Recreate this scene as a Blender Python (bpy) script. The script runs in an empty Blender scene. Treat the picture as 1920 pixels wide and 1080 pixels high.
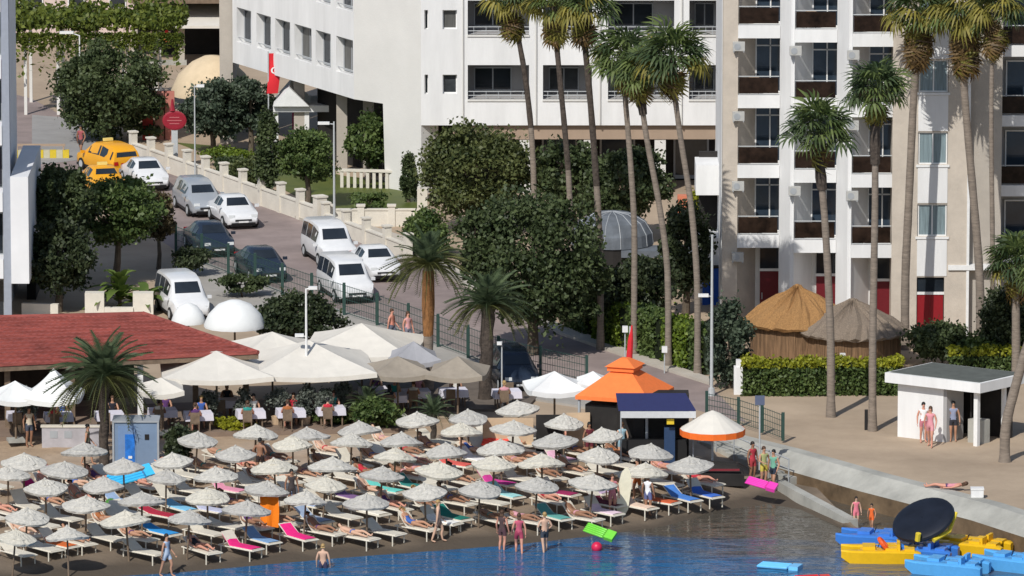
import bpy, bmesh, math, random
import numpy as np
from mathutils import Vector, Matrix
from mathutils.bvhtree import BVHTree

# ------------------------------------------------------------------ camera, sky, sun, exposure
R = math.radians
SC = bpy.context.scene
COL = SC.collection
F, HC, PITCH = 14000.0, 62.0, R(10.0)          # focal length in 1920-wide pixels, camera height, downward pitch
cam = bpy.data.cameras.new('camera'); camo = bpy.data.objects.new('camera', cam); COL.objects.link(camo)
cam.sensor_width = 36.0; cam.lens = F / 1920 * 36.0
cam.clip_start = 1.0; cam.clip_end = 4000.0
camo.location = (0, 0, HC); camo.rotation_euler = (R(90) - PITCH, 0, 0)
SC.camera = camo

SUN_EL, SUN_AZ = R(44), R(-157)                # azimuth measured from +Y towards +X (sun behind the camera, a little left)
world = bpy.data.worlds.new('World'); SC.world = world; world.use_nodes = True
wn = world.node_tree.nodes; wl = world.node_tree.links
sky = wn.new('ShaderNodeTexSky'); sky.sky_type = 'NISHITA'; sky.sun_disc = False
sky.sun_elevation = SUN_EL; sky.sun_rotation = SUN_AZ; sky.altitude = 50
wn['Background'].inputs['Strength'].default_value = 0.10
wl.new(sky.outputs[0], wn['Background'].inputs['Color'])
sun = bpy.data.lights.new('sun', 'SUN'); sun.energy = 4.0; sun.angle = R(0.5); sun.color = (1.0, 0.965, 0.905)
suno = bpy.data.objects.new('sun', sun); COL.objects.link(suno)
sdir = Vector((math.sin(SUN_AZ) * math.cos(SUN_EL), math.cos(SUN_AZ) * math.cos(SUN_EL), math.sin(SUN_EL)))
suno.rotation_euler = sdir.to_track_quat('Z', 'Y').to_euler(); suno.location = (0, 300, 120)
SC.view_settings.view_transform = 'Standard'; SC.view_settings.look = 'None'
SC.view_settings.exposure = -0.08; SC.view_settings.gamma = 1.0
SC.cycles.max_bounces = 6; SC.cycles.transparent_max_bounces = 8

# ------------------------------------------------------------------ pixels to places
FW = Vector((0, math.cos(PITCH), -math.sin(PITCH))); UP = Vector((0, math.sin(PITCH), math.cos(PITCH)))
CP = Vector((0, 0, HC))
def ray(px, py): return FW + Vector((1, 0, 0)) * ((px - 960) / F) + UP * ((540 - py) / F)
def G(px, py, z=1.2):
    d = ray(px, py); return CP + d * ((z - HC) / d.z)
def V(px, py, Y):
    d = ray(px, py); return CP + d * (Y / d.y)
def proj(p):
    v = Vector(p) - CP; f = v.dot(FW); return 960 + F * v.x / f, 540 - F * v.dot(UP) / f
def scl(p): return F / (Vector(p) - CP).dot(FW)
Z0 = 1.2

# ------------------------------------------------------------------ materials
MATS = {}
def mat(name, col, rough=0.8, var=0.12, scale=2.0, bump=0.0, bscale=30.0, metal=0.0, spec=0.4, col2=None, detail=5.0, stretch=None, emit=None):
    if name in MATS: return MATS[name]
    m = bpy.data.materials.new(name); m.use_nodes = True; nt = m.node_tree; n = nt.nodes; l = nt.links
    b = n['Principled BSDF']; b.inputs['Roughness'].default_value = rough; b.inputs['Metallic'].default_value = metal
    b.inputs['Specular IOR Level'].default_value = spec
    geo = n.new('ShaderNodeNewGeometry'); vec = geo.outputs['Position']
    if stretch:
        mp = n.new('ShaderNodeMapping'); mp.inputs['Scale'].default_value = stretch; l.new(vec, mp.inputs['Vector']); vec = mp.outputs['Vector']
    ns = n.new('ShaderNodeTexNoise'); ns.inputs['Scale'].default_value = scale; ns.inputs['Detail'].default_value = detail
    ns.inputs['Roughness'].default_value = 0.65
    l.new(vec, ns.inputs['Vector'])
    rp = n.new('ShaderNodeValToRGB'); rp.color_ramp.elements[0].position = 0.3; rp.color_ramp.elements[1].position = 0.72
    c = Vector(col[:3]); a = [max(0, x * (1 - var)) for x in c]; bb = [min(1, x * (1 + var)) for x in c] if col2 is None else list(col2)
    rp.color_ramp.elements[0].color = (*a, 1); rp.color_ramp.elements[1].color = (*bb, 1)
    l.new(ns.outputs['Fac'], rp.inputs['Fac']); l.new(rp.outputs['Color'], b.inputs['Base Color'])
    if bump:
        n2 = n.new('ShaderNodeTexNoise'); n2.inputs['Scale'].default_value = bscale; n2.inputs['Detail'].default_value = 4; l.new(vec, n2.inputs['Vector'])
        bp = n.new('ShaderNodeBump'); bp.inputs['Strength'].default_value = bump; bp.inputs['Distance'].default_value = 0.05
        l.new(n2.outputs['Fac'], bp.inputs['Height']); l.new(bp.outputs['Normal'], b.inputs['Normal'])
    MATS[name] = m; return m
def leafmat(name, dark, light, trans=0.25):
    if name in MATS: return MATS[name]
    m = bpy.data.materials.new(name); m.use_nodes = True; nt = m.node_tree; n = nt.nodes; l = nt.links
    b = n['Principled BSDF']; b.inputs['Roughness'].default_value = 0.55; b.inputs['Specular IOR Level'].default_value = 0.35
    geo = n.new('ShaderNodeNewGeometry')
    ns = n.new('ShaderNodeTexNoise'); ns.inputs['Scale'].default_value = .8; ns.inputs['Detail'].default_value = 4; l.new(geo.outputs['Position'], ns.inputs['Vector'])
    mx = n.new('ShaderNodeMath'); mx.operation = 'MULTIPLY_ADD'; l.new(geo.outputs['Random Per Island'], mx.inputs[0]); mx.inputs[1].default_value = 0.7
    m2 = n.new('ShaderNodeMath'); m2.operation = 'MULTIPLY_ADD'; l.new(ns.outputs['Fac'], m2.inputs[0]); m2.inputs[1].default_value = 1.5; m2.inputs[2].default_value = -0.62
    l.new(m2.outputs[0], mx.inputs[2])
    rp = n.new('ShaderNodeValToRGB'); rp.color_ramp.elements[0].color = (*dark, 1); rp.color_ramp.elements[1].color = (*light, 1)
    l.new(mx.outputs[0], rp.inputs['Fac']); l.new(rp.outputs['Color'], b.inputs['Base Color'])
    tr = n.new('ShaderNodeBsdfTranslucent'); l.new(rp.outputs['Color'], tr.inputs['Color'])
    ms = n.new('ShaderNodeMixShader'); ms.inputs[0].default_value = trans
    l.new(b.outputs[0], ms.inputs[1]); l.new(tr.outputs[0], ms.inputs[2]); l.new(ms.outputs[0], n['Material Output'].inputs['Surface'])
    MATS[name] = m; return m
def glassmat(name, col, rough=0.08):
    return mat(name, col, rough=rough, var=0.35, scale=0.7, spec=0.6)
def plain(name, col, rough=0.6): return mat(name, col, rough=rough, var=0.07, scale=5)

M_WHITE = mat('white_render', (0.72, 0.72, 0.715), 0.85, 0.07, 0.9, bump=0.2, bscale=9, col2=(0.81, 0.81, 0.805), stretch=(1, 1, .18))
M_CREAMW = mat('cream_render', (0.66, 0.65, 0.62), 0.9, 0.05, 0.5, bump=0.15, bscale=12)
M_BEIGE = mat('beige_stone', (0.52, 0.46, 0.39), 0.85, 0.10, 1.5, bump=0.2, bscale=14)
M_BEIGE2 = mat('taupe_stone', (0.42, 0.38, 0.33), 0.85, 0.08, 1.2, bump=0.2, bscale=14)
M_ROOM = mat('shaded_recess_wall', (0.34, 0.335, 0.335), 0.9, 0.06, 0.8)  # shade inside the recesses is put into this grey
M_BROWN = mat('brown_fascia', (0.36, 0.27, 0.20), 0.85, 0.1, 0.9)
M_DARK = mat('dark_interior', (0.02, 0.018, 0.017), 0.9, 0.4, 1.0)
M_GLASS = glassmat('window_glass', (0.02, 0.026, 0.034))
M_CURTAIN = mat('curtained_pane', (0.20, 0.26, 0.28), 0.2, 0.35, 3.0, stretch=(6, 6, 0.3))
M_SMOKE = mat('smoked_glass', (0.022, 0.013, 0.009), 0.3, 0.7, 2.2, spec=0.15)
M_FRAMEW = plain('white_frame', (0.75, 0.75, 0.74), 0.5)
M_GREYM = plain('grey_metal', (0.35, 0.37, 0.39), 0.5)
M_STEEL = plain('galvanised_steel', (0.45, 0.47, 0.48), 0.45)
M_DKGREEN = plain('dark_green_metal', (0.025, 0.06, 0.05), 0.55)
M_BLACK = plain('black_plastic', (0.015, 0.015, 0.016), 0.5)
M_RUBBER = plain('rubber', (0.018, 0.018, 0.018), 0.8)
M_RED = plain('red_paint', (0.24, 0.008, 0.014), 0.5)
M_REDF = plain('red_fabric', (0.62, 0.02, 0.03), 0.8)
M_CONC = mat('pale_concrete', (0.37, 0.365, 0.33), 0.9, 0.25, 0.6, bump=0.3, bscale=8)
M_WALLP = mat('pale_garden_wall', (0.66, 0.62, 0.54), 0.9, 0.10, 1.2, bump=0.2, bscale=10)
M_WET = mat('wet_stained_concrete', (0.16, 0.11, 0.065), 0.6, 0.45, 0.9)
M_TRUNK = mat('palm_trunk_bark', (0.23, 0.19, 0.155), 0.95, 0.3, 2.0, bump=0.6, bscale=6, stretch=(1, 1, 6))
M_TRUNKD = mat('dark_palm_bark', (0.07, 0.055, 0.045), 0.95, 0.5, 6.0, bump=0.8, bscale=10)
M_BARK = mat('tree_bark', (0.12, 0.095, 0.07), 0.95, 0.3, 3.0, bump=0.5)
M_ORANGEBARK = mat('fibrous_orange_bark', (0.27, 0.125, 0.045), 0.95, 0.6, 5.0, bump=0.8, stretch=(3, 3, .6))
M_STRAW = mat('pale_reed', (0.53, 0.51, 0.46), 0.95, 0.22, 9.0, bump=0.5, bscale=25)
M_STRAW2 = mat('grey_reed', (0.46, 0.445, 0.41), 0.95, 0.22, 9.0, bump=0.5, bscale=25)
M_STRAW3 = mat('cream_reed', (0.58, 0.55, 0.47), 0.95, 0.18, 9.0, bump=0.5, bscale=25)
M_CANVAS = mat('cream_canvas', (0.66, 0.625, 0.56), 0.9, 0.06, 1.5, bump=0.6, bscale=1.6)
M_CANVASW = mat('white_canvas', (0.74, 0.75, 0.74), 0.9, 0.05, 1.5, bump=0.6, bscale=1.6)
M_ORANGE = plain('orange_canvas', (0.85, 0.20, 0.05), 0.85)
M_NAVY = plain('navy_canvas', (0.022, 0.028, 0.10), 0.85)
M_CREAMP = plain('cream_plastic', (0.72, 0.675, 0.575), 0.5)
M_TANWALL = mat('tan_render', (0.56, 0.41, 0.27), 0.9, 0.12, 1.5)
M_TILE = mat('red_roof_tile', (0.27, 0.068, 0.055), 0.85, 0.4, 1.4, bump=0.5, bscale=7, stretch=(.35, 2.5, 2.5))
M_THATCH = mat('golden_thatch', (0.36, 0.195, 0.075), 0.95, 0.35, 5.0, bump=0.8, bscale=14, stretch=(4, 4, 1))
M_THATCHG = mat('grey_thatch', (0.24, 0.19, 0.145), 0.95, 0.35, 5.0, bump=0.8, bscale=14, stretch=(4, 4, 1))
M_REEDW = mat('brown_reed_screen', (0.20, 0.12, 0.065), 0.95, 0.55, 3.0, bump=0.7, bscale=10, stretch=(5, 5, .25))
M_WOOD = mat('weathered_wood', (0.18, 0.13, 0.09), 0.9, 0.3, 4.0)

# ------------------------------------------------------------------ mesh helpers
class MB:
    def __init__(s): s.v = []; s.f = []; s.m = []; s.cur = 0
    def add(s, vs, fs):
        o = len(s.v); s.v += [tuple(p) for p in vs]
        for f in fs: s.f.append([o + i for i in f]); s.m.append(s.cur)
        return s
    def box(s, a, b):
        x0, y0, z0 = a; x1, y1, z1 = b
        return s.add([(x0,y0,z0),(x1,y0,z0),(x1,y1,z0),(x0,y1,z0),(x0,y0,z1),(x1,y0,z1),(x1,y1,z1),(x0,y1,z1)],
                     [(0,3,2,1),(4,5,6,7),(0,1,5,4),(1,2,6,5),(2,3,7,6),(3,0,4,7)])
    def cbox(s, c, d, rz=0.0):
        ca, sa = math.cos(rz), math.sin(rz); vs = []
        for sx, sy, sz in [(-1,-1,-1),(1,-1,-1),(1,1,-1),(-1,1,-1),(-1,-1,1),(1,-1,1),(1,1,1),(-1,1,1)]:
            x, y, z = sx*d[0]/2, sy*d[1]/2, sz*d[2]/2
            vs.append((c[0]+x*ca-y*sa, c[1]+x*sa+y*ca, c[2]+z))
        return s.add(vs, [(0,3,2,1),(4,5,6,7),(0,1,5,4),(1,2,6,5),(2,3,7,6),(3,0,4,7)])
    def slab(s, p0, p1, thick, z0, z1):
        """wall between two ground points"""
        p0 = Vector(p0); p1 = Vector(p1); d = (p1-p0); d.z = 0; L = d.length; c = (p0+p1)/2
        return s.cbox((c.x, c.y, (z0+z1)/2), (L, thick, z1-z0), math.atan2(d.y, d.x))
    def tube(s, pts, rad, n=8, cap=True):
        pts = [Vector(p) for p in pts]; rad = rad if hasattr(rad, '__len__') else [rad]*len(pts)
        rings = []
        for i, p in enumerate(pts):
            t = (pts[min(i+1, len(pts)-1)] - pts[max(i-1, 0)]).normalized()
            a = t.cross(Vector((0,0,1)) if abs(t.z) < .9 else Vector((1,0,0))).normalized(); b = t.cross(a)
            rings += [p + (a*math.cos(2*math.pi*k/n) + b*math.sin(2*math.pi*k/n))*rad[i] for k in range(n)]
        fs = []
        for i in range(len(pts)-1):
            for k in range(n): fs.append((i*n+k, i*n+(k+1)%n, (i+1)*n+(k+1)%n, (i+1)*n+k))
        if cap: fs.append(tuple(range(n))[::-1]); fs.append(tuple((len(pts)-1)*n+k for k in range(n)))
        return s.add(rings, fs)
    def lathe(s, prof, n=24, c=(0,0,0), jit=0.0, rng=None):
        vs = []
        for r, z in prof:
            for k in range(n):
                a = 2*math.pi*k/n; j = (rng.uniform(-jit, jit) if rng else 0)
                vs.append((c[0]+(r+j*.5)*math.cos(a), c[1]+(r+j*.5)*math.sin(a), c[2]+z+j*.4))
        fs = []
        for i in range(len(prof)-1):
            for k in range(n): fs.append((i*n+k, i*n+(k+1)%n, (i+1)*n+(k+1)%n, (i+1)*n+k))
        return s.add(vs, fs)
    def poly(s, pts): return s.add(pts, [tuple(range(len(pts)))])
    def prism(s, pts, z0, z1):
        n = len(pts)
        return s.add([(p[0],p[1],z0) for p in pts]+[(p[0],p[1],z1) for p in pts],
                     [tuple(range(n))[::-1], tuple(range(n, 2*n))]+[(i,(i+1)%n,n+(i+1)%n,n+i) for i in range(n)])
    def loft(s, rings, cap=True):
        n = len(rings[0]); vs = [p for r in rings for p in r]; fs = []
        for i in range(len(rings)-1):
            for k in range(n): fs.append((i*n+k, i*n+(k+1)%n, (i+1)*n+(k+1)%n, (i+1)*n+k))
        if cap: fs.append(tuple(range(n))[::-1]); fs.append(tuple((len(rings)-1)*n+k for k in range(n)))
        return s.add(vs, fs)
    def mesh(s, name, mats, origin=(0,0,0), smooth=False):
        me = bpy.data.meshes.new(name); o = Vector(origin)
        me.from_pydata([tuple(Vector(p)-o) for p in s.v], [], s.f); me.update()
        for m in (mats if isinstance(mats, (list, tuple)) else [mats]): me.materials.append(m)
        if any(s.m): me.polygons.foreach_set('material_index', s.m)
        bm = bmesh.new(); bm.from_mesh(me); bmesh.ops.recalc_face_normals(bm, faces=bm.faces); bm.to_mesh(me); bm.free()
        if smooth:
            me.polygons.foreach_set('use_smooth', [True]*len(me.polygons)); me.set_sharp_from_angle(angle=R(40))
        return me
    def build(s, name, mats, parent=None, origin=None, smooth=False):
        """world-space vertices; origin = parent's place if any"""
        o = origin if origin is not None else (parent_world(parent) if parent else (0,0,0))
        return link(name, s.mesh(name, mats, o, smooth), parent, (0,0,0) if parent else o)
    def local(s, name, mats, parent, smooth=False): return link(name, s.mesh(name, mats, (0,0,0), smooth), parent)
def parent_world(p):
    v = Vector((0,0,0))
    while p: v += Vector(p.location); p = p.parent
    return v
def link(name, me, parent=None, loc=(0,0,0), rot=None):
    o = bpy.data.objects.new(name, me); COL.objects.link(o); o.location = loc
    if rot is not None: o.rotation_euler = rot
    if parent: o.parent = parent
    return o
def tag(o, label, cat, group=None):
    o['label'] = label; o['category'] = cat
    if group: o['group'] = group
    return o
def thing(name, label, cat, loc=(0,0,0), rz=0.0, group=None):
    o = bpy.data.objects.new(name, None); COL.objects.link(o); o.location = loc; o.rotation_euler = (0,0,rz); o.empty_display_size = .2
    return tag(o, label, cat, group)
def struct(o): o['kind'] = 'structure'; return o
def children(o): return [c for c in KIDS.get(o.name, [])]
KIDS = {}
def index_kids():
    KIDS.clear()
    for o in COL.objects:
        if o.parent: KIDS.setdefault(o.parent.name, []).append(o)
def dup(o, parent=None):
    c = o.copy(); COL.objects.link(c); c.parent = parent
    for ch in KIDS.get(o.name, []): dup(ch, c)
    return c
ORD = ['first','second','third','fourth','fifth','sixth','seventh','eighth','ninth','tenth','eleventh','twelfth','thirteenth','fourteenth','fifteenth','sixteenth','seventeenth','eighteenth','nineteenth','twentieth']

# ------------------------------------------------------------------ ground, sea, beach, road
XL, XR = -130, 130
SHORE = [(-700,1190),(-300,1140),(0,1093),(330,1074),(640,1046),(960,1022),(1130,1003),(1250,986),(1340,958),(1440,945),(1500,955),(1600,1000),(1640,1025)]
def shore_y(px):
    for (a, b), (c, d) in zip(SHORE, SHORE[1:]):
        if a <= px <= c: return b + (d-b)*(px-a)/(c-a)
    return SHORE[0][1] if px < SHORE[0][0] else SHORE[-1][1]
BACK = [(-700,808),(0,800),(500,792),(900,783),(1100,782),(1290,800),(1420,845),(1490,872),(1600,985),(1640,1010)]
def back_y(px):
    for (a, b), (c, d) in zip(BACK, BACK[1:]):
        if a <= px <= c: return b + (d-b)*(px-a)/(c-a)
    return BACK[0][1]
def make_beach():
    cols = list(range(-700, 1641, 20)); rows = [(-.45,-1.2),(-.2,-.45),(-.06,-.12),(0,0.0),(.06,.13),(.14,.28),(.25,.45),(.4,.65),(.55,.84),(.75,1.03),(1.0,1.19)]
    vs = []; rng = random.Random(3)
    for px in cols:
        sy, by = shore_y(px), back_y(px); top = 1.0 if px < 1300 else max(.28, 1 - (px-1300)/240)
        for t, z in rows:
            py = sy + (by-sy)*t if t >= 0 else sy - t*260
            p = G(px, py, z*top if z > 0 else z); vs.append((p.x, p.y, p.z + (rng.uniform(-.025,.025) if 0.1 < t < 1 else 0)))
    nr = len(rows); fs = [(i*nr+j, (i+1)*nr+j, (i+1)*nr+j+1, i*nr+j+1) for i in range(len(cols)-1) for j in range(nr-1)]
    mb = MB().add(vs, fs)
    m = mat('beach_sand', (0.34, 0.245, 0.165), 0.95, 0.15, 0.9, bump=1.0, bscale=3.5, col2=(0.44, 0.325, 0.22))
    nt = m.node_tree; n = nt.nodes; l = nt.links
    geo = [k for k in n if k.type == 'NEW_GEOMETRY'][0]; rp = [k for k in n if k.type == 'VALTORGB'][0]
    sx = n.new('ShaderNodeSeparateXYZ'); l.new(geo.outputs['Position'], sx.inputs[0])
    ns = n.new('ShaderNodeTexNoise'); ns.inputs['Scale'].default_value = .35; l.new(geo.outputs['Position'], ns.inputs['Vector'])
    ad = n.new('ShaderNodeMath'); ad.operation = 'MULTIPLY_ADD'; l.new(ns.outputs['Fac'], ad.inputs[0]); ad.inputs[1].default_value = .5; l.new(sx.outputs['Z'], ad.inputs[2])
    mr = n.new('ShaderNodeMapRange'); mr.inputs['From Min'].default_value = .35; mr.inputs['From Max'].default_value = 1.35; l.new(ad.outputs[0], mr.inputs['Value'])
    r2 = n.new('ShaderNodeValToRGB'); e = r2.color_ramp.elements; e[0].color = (.085,.066,.048,1); e[1].color = (1,1,1,1); e[1].position = 1
    k = e.new(.35); k.color = (.17,.138,.105,1); k = e.new(.75); k.color = (.25,.2,.15,1)
    mx = n.new('ShaderNodeMix'); mx.data_type = 'RGBA'; l.new(mr.outputs[0], mx.inputs['Factor'])
    l.new(mr.outputs[0], r2.inputs['Fac']); l.new(r2.outputs['Color'], mx.inputs['A']); l.new(rp.outputs['Color'], mx.inputs['B'])
    l.new(mx.outputs['Result'], n['Principled BSDF'].inputs['Base Color'])
    me = mb.mesh('beach', m, smooth=True); return struct(link('beach', me)), BVHTree.FromPolygons([Vector(v) for v in vs], fs)
beach, BVH = make_beach()
def gz(x, y, default=Z0):
    h = BVH.ray_cast(Vector((x, y, 20)), Vector((0,0,-1)))
    return h[0].z if h[0] else default
def at(px, py, h=0.0):
    """ground point (beach or paved land) whose point h above it shows at this pixel"""
    z = .8
    for _ in range(8):
        p = G(px, py, z+h); z = gz(p.x, p.y)
    return Vector((p.x, p.y, z))

def make_sea():
    m = bpy.data.materials.new('sea_water'); m.use_nodes = True; n = m.node_tree.nodes; l = m.node_tree.links
    b = n['Principled BSDF']; b.inputs['Roughness'].default_value = 0.06; b.inputs['IOR'].default_value = 1.33
    geo = n.new('ShaderNodeNewGeometry')
    mp = n.new('ShaderNodeMapping'); mp.inputs['Scale'].default_value = (.5, 1.0, 1); l.new(geo.outputs['Position'], mp.inputs['Vector'])
    w1 = n.new('ShaderNodeTexNoise'); w1.inputs['Scale'].default_value = 1.3; w1.inputs['Detail'].default_value = 4; l.new(mp.outputs[0], w1.inputs['Vector'])
    bp = n.new('ShaderNodeBump'); bp.inputs['Strength'].default_value = .75; bp.inputs['Distance'].default_value = .16; l.new(w1.outputs['Fac'], bp.inputs['Height']); l.new(bp.outputs[0], b.inputs['Normal'])
    # shallow sandy bottom shows near the groyne, deeper blue elsewhere
    sx = n.new('ShaderNodeSeparateXYZ'); l.new(geo.outputs['Position'], sx.inputs[0])
    n3 = n.new('ShaderNodeTexNoise'); n3.inputs['Scale'].default_value = .35; n3.inputs['Detail'].default_value = 6; l.new(mp.outputs[0], n3.inputs['Vector'])
    ad = n.new('ShaderNodeMath'); ad.operation = 'MULTIPLY_ADD'; l.new(n3.outputs['Fac'], ad.inputs[0]); ad.inputs[1].default_value = 13
    xy = n.new('ShaderNodeMath'); xy.operation = 'MULTIPLY_ADD'; l.new(sx.outputs['X'], xy.inputs[0]); xy.inputs[1].default_value = .5; l.new(sx.outputs['Y'], xy.inputs[2]); l.new(xy.outputs[0], ad.inputs[2])
    mr = n.new('ShaderNodeMapRange'); mr.inputs['From Min'].default_value = 299; mr.inputs['From Max'].default_value = 304.5; l.new(ad.outputs[0], mr.inputs['Value'])
    rp = n.new('ShaderNodeValToRGB'); rp.color_ramp.elements[0].color = (.006,.10,.25,1); rp.color_ramp.elements[1].color = (.085,.075,.06,1)
    l.new(mr.outputs[0], rp.inputs['Fac']); l.new(rp.outputs[0], b.inputs['Base Color'])
    o = MB().poly([(-900,-300,0),(900,-300,0),(900,325,0),(-900,325,0)]).build('sea', m); return struct(o)
make_sea()

EDGE = [(1290,800),(1480,846),(1650,894),(1760,922),(1860,948),(1960,980),(2300,1090),(2900,1290)]
def make_land():
    front = [G(-900,806), G(0,800), G(500,792), G(900,783), G(1100,782)] + [G(*e) for e in EDGE]
    pts = [(p.x, p.y, Z0) for p in front]
    pts += [(400, 330, Z0), (900, 500, Z0), (900, 2500, Z0), (-900, 2500, Z0), (-900, 330, Z0)]
    m = mat('sandy_paving', (0.36, 0.275, 0.195), 0.95, 0.12, 0.22, bump=0.35, bscale=5, col2=(0.48, 0.375, 0.27), detail=9.0)
    struct(MB().poly(pts).build('ground', m))
    # sloped pale concrete edge down to a stained wall foot
    def off(i, d, z):
        a = G(*EDGE[max(i-1,0)]); b = G(*EDGE[min(i+1,len(EDGE)-1)]); t = (b-a).normalized(); nrm = Vector((t.y, -t.x, 0))
        if nrm.y > 0: nrm = -nrm
        p = G(*EDGE[i]) + nrm*d; p.z = z; return p
    n = len(EDGE)
    rows = [[off(i,-.5,1.26) for i in range(n)], [off(i,.1,1.26) for i in range(n)], [off(i,1.0,.70) for i in range(n)]]
    vs = [p for r in rows for p in r]; fs = [(j*n+i, j*n+i+1, (j+1)*n+i+1, (j+1)*n+i) for j in range(2) for i in range(n-1)]
    struct(MB().add(vs, fs).build('promenade_edge', M_CONC))
    rows = [[off(i,1.02,.71) for i in range(n)], [off(i,1.04,-1.0) for i in range(n)]]
    vs = [p for r in rows for p in r]; fs = [(i, i+1, n+i+1, n+i) for i in range(n-1)]
    struct(MB().add(vs, fs).build('quay_wall', M_WET))
    # groyne
    a, b = G(1462,900,.55), G(1600,974,.42)
    d = (b-a).normalized(); q = Vector((-d.y, d.x, 0))*.2
    g = MB().add([a-q, a+q, b+q, b-q, (a-q*1.5).xy.to_3d()+Vector((0,0,-1)), (a+q*1.5).xy.to_3d()+Vector((0,0,-1)), (b+q*1.5).xy.to_3d()+Vector((0,0,-1)), (b-q*1.5).xy.to_3d()+Vector((0,0,-1))],
                 [(0,1,2,3),(0,3,7,4),(3,2,6,7),(2,1,5,6),(1,0,4,5)])
    struct(g.build('groyne', M_CONC))
    rd = mat('worn_pinkish_asphalt', (0.27, 0.215, 0.20), 0.9, 0.22, 0.5, bump=0.2, bscale=10)
    up = [(-150,130),(60,185),(150,235),(250,298),(420,352),(560,412),(740,474),(900,552),(1050,628),(1200,680),(1330,722)]
    lo = [(1400,792),(1290,765),(1100,722),(950,690),(740,612),(560,556),(330,470),(200,385),(60,310),(-150,260)]
    struct(MB().poly([G(*p, Z0+.004) for p in up+lo]).build('road', rd))
    # pavement with kerb along the garden wall and on to the hedge
    pin = [(250,298),(420,352),(560,412),(740,474),(900,552),(1050,628),(1200,680),(1330,722)]
    pout = [(1330,712),(1200,668),(1050,612),(900,530),(760,448),(560,385),(420,330),(250,282)]
    pv = mat('pavement_slabs', (0.47, 0.43, 0.37), 0.9, 0.10, 0.7, bump=0.2, bscale=9)
    struct(MB().prism([G(*p) for p in pin+pout], Z0-.05, Z0+.13).build('pavement', pv))
    # grey footway on the sea side of the fence
    fin = [(330,474),(560,560),(740,616),(950,694),(1100,726),(1290,769)]
    fo = [(1280,800),(1080,764),(930,740),(700,690),(520,640),(330,560)]
    fm = mat('grey_footway', (0.36, 0.34, 0.31), 0.9, 0.12, 0.7, bump=0.2)
    struct(MB().prism([G(*p) for p in fin+fo], Z0-.05, Z0+.10).build('footway', fm))
    # lawn of the hotel garden
    lw = leafmat('lawn_green', (0.05,0.08,0.015), (0.13,0.15,0.03), .05)
    struct(MB().prism([G(*p) for p in [(330,268),(430,305),(560,370),(620,396),(800,420),(800,350),(640,330),(470,280)]], Z0-.05, Z0+.03).build('lawn', lw))
    struct(MB().poly([G(*p, Z0+.012) for p in [(60,215),(210,228),(225,255),(150,300),(60,310)]]).build('junction_paving', mat('grey_paving', (.3,.29,.28), .9, .1, .8)))
make_land()

# ------------------------------------------------------------------ facade helper
def facade(O, U, W, H, holes, depth):
    U = Vector(U).normalized(); N = Vector((U.y, -U.x, 0)); O = Vector(O)
    us = sorted({0, W} | {min(max(h[0],0),W) for h in holes} | {min(max(h[2],0),W) for h in holes})
    vs_ = sorted({0, H} | {min(max(h[1],0),H) for h in holes} | {min(max(h[3],0),H) for h in holes})
    P = lambda u, v, d=0: O + U*u + Vector((0,0,v)) - N*d
    mb = MB()
    for a, b in zip(us, us[1:]):
        for c, d in zip(vs_, vs_[1:]):
            mu, mv = (a+b)/2, (c+d)/2
            if any(h[0] < mu < h[2] and h[1] < mv < h[3] for h in holes): continue
            mb.add([P(a,c), P(b,c), P(b,d), P(a,d)], [(0,1,2,3)])
    for h in holes:
        u0, v0, u1, v1 = h
        mb.add([P(u0,v0),P(u1,v0),P(u1,v1),P(u0,v1),P(u0,v0,depth),P(u1,v0,depth),P(u1,v1,depth),P(u0,v1,depth)], [(0,1,5,4),(1,2,6,5),(2,3,7,6),(3,0,4,7)])
    return mb, P
def hit(px, py, O, U):
    """(u, v) where a pixel's line of sight meets the vertical plane through O along U"""
    U = Vector(U).normalized(); N = Vector((U.y, -U.x, 0)); d = ray(px, py); t = (Vector(O)-CP).dot(N)/d.dot(N); p = CP + d*t
    return (p-Vector(O)).dot(U), p.z - O[2]
WRNG = random.Random(8); M_DIMC = mat('drawn_curtain', (.10,.10,.095), .3, .4, 2.5, stretch=(7,7,.2)); M_DIMC2 = mat('half_lit_room', (.045,.05,.055), .15, .5, 1.2)
def window(P, u0, v0, u1, v1, d, parent, panes=2, pm=None, name='window', fm=None, ft=.06, transom=None):
    """frame ring + panes, set at depth d behind a facade plane"""
    if pm is None and WRNG.random() < .35: pm = WRNG.choice([M_DIMC, M_DIMC2])
    fr = MB()
    def bar(a, c, b, e):
        ps = [P(a,c,d-.04),P(b,c,d-.04),P(b,e,d-.04),P(a,e,d-.04),P(a,c,d+.03),P(b,c,d+.03),P(b,e,d+.03),P(a,e,d+.03)]
        fr.add(ps, [(0,1,2,3),(4,7,6,5),(0,4,5,1),(1,5,6,2),(2,6,7,3),(3,7,4,0)])
    bar(u0,v0,u1,v0+ft); bar(u0,v1-ft,u1,v1); bar(u0,v0+ft,u0+ft,v1-ft); bar(u1-ft,v0+ft,u1,v1-ft)
    cuts = [u0+ft+(u1-u0-2*ft)*k/panes for k in range(panes+1)]
    for c in cuts[1:-1]: bar(c-ft/2,v0+ft,c+ft/2,v1-ft)
    if transom: bar(u0+ft, transom-ft/2, u1-ft, transom+ft/2)
    o = fr.build(name, fm or M_FRAMEW, parent)
    for a, b in zip(cuts, cuts[1:]):
        MB().add([P(a,v0+ft,d),P(b,v0+ft,d),P(b,v1-ft,d),P(a,v1-ft,d)], [(0,1,2,3)]).build('pane', pm or M_GLASS, o)
    return o

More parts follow.
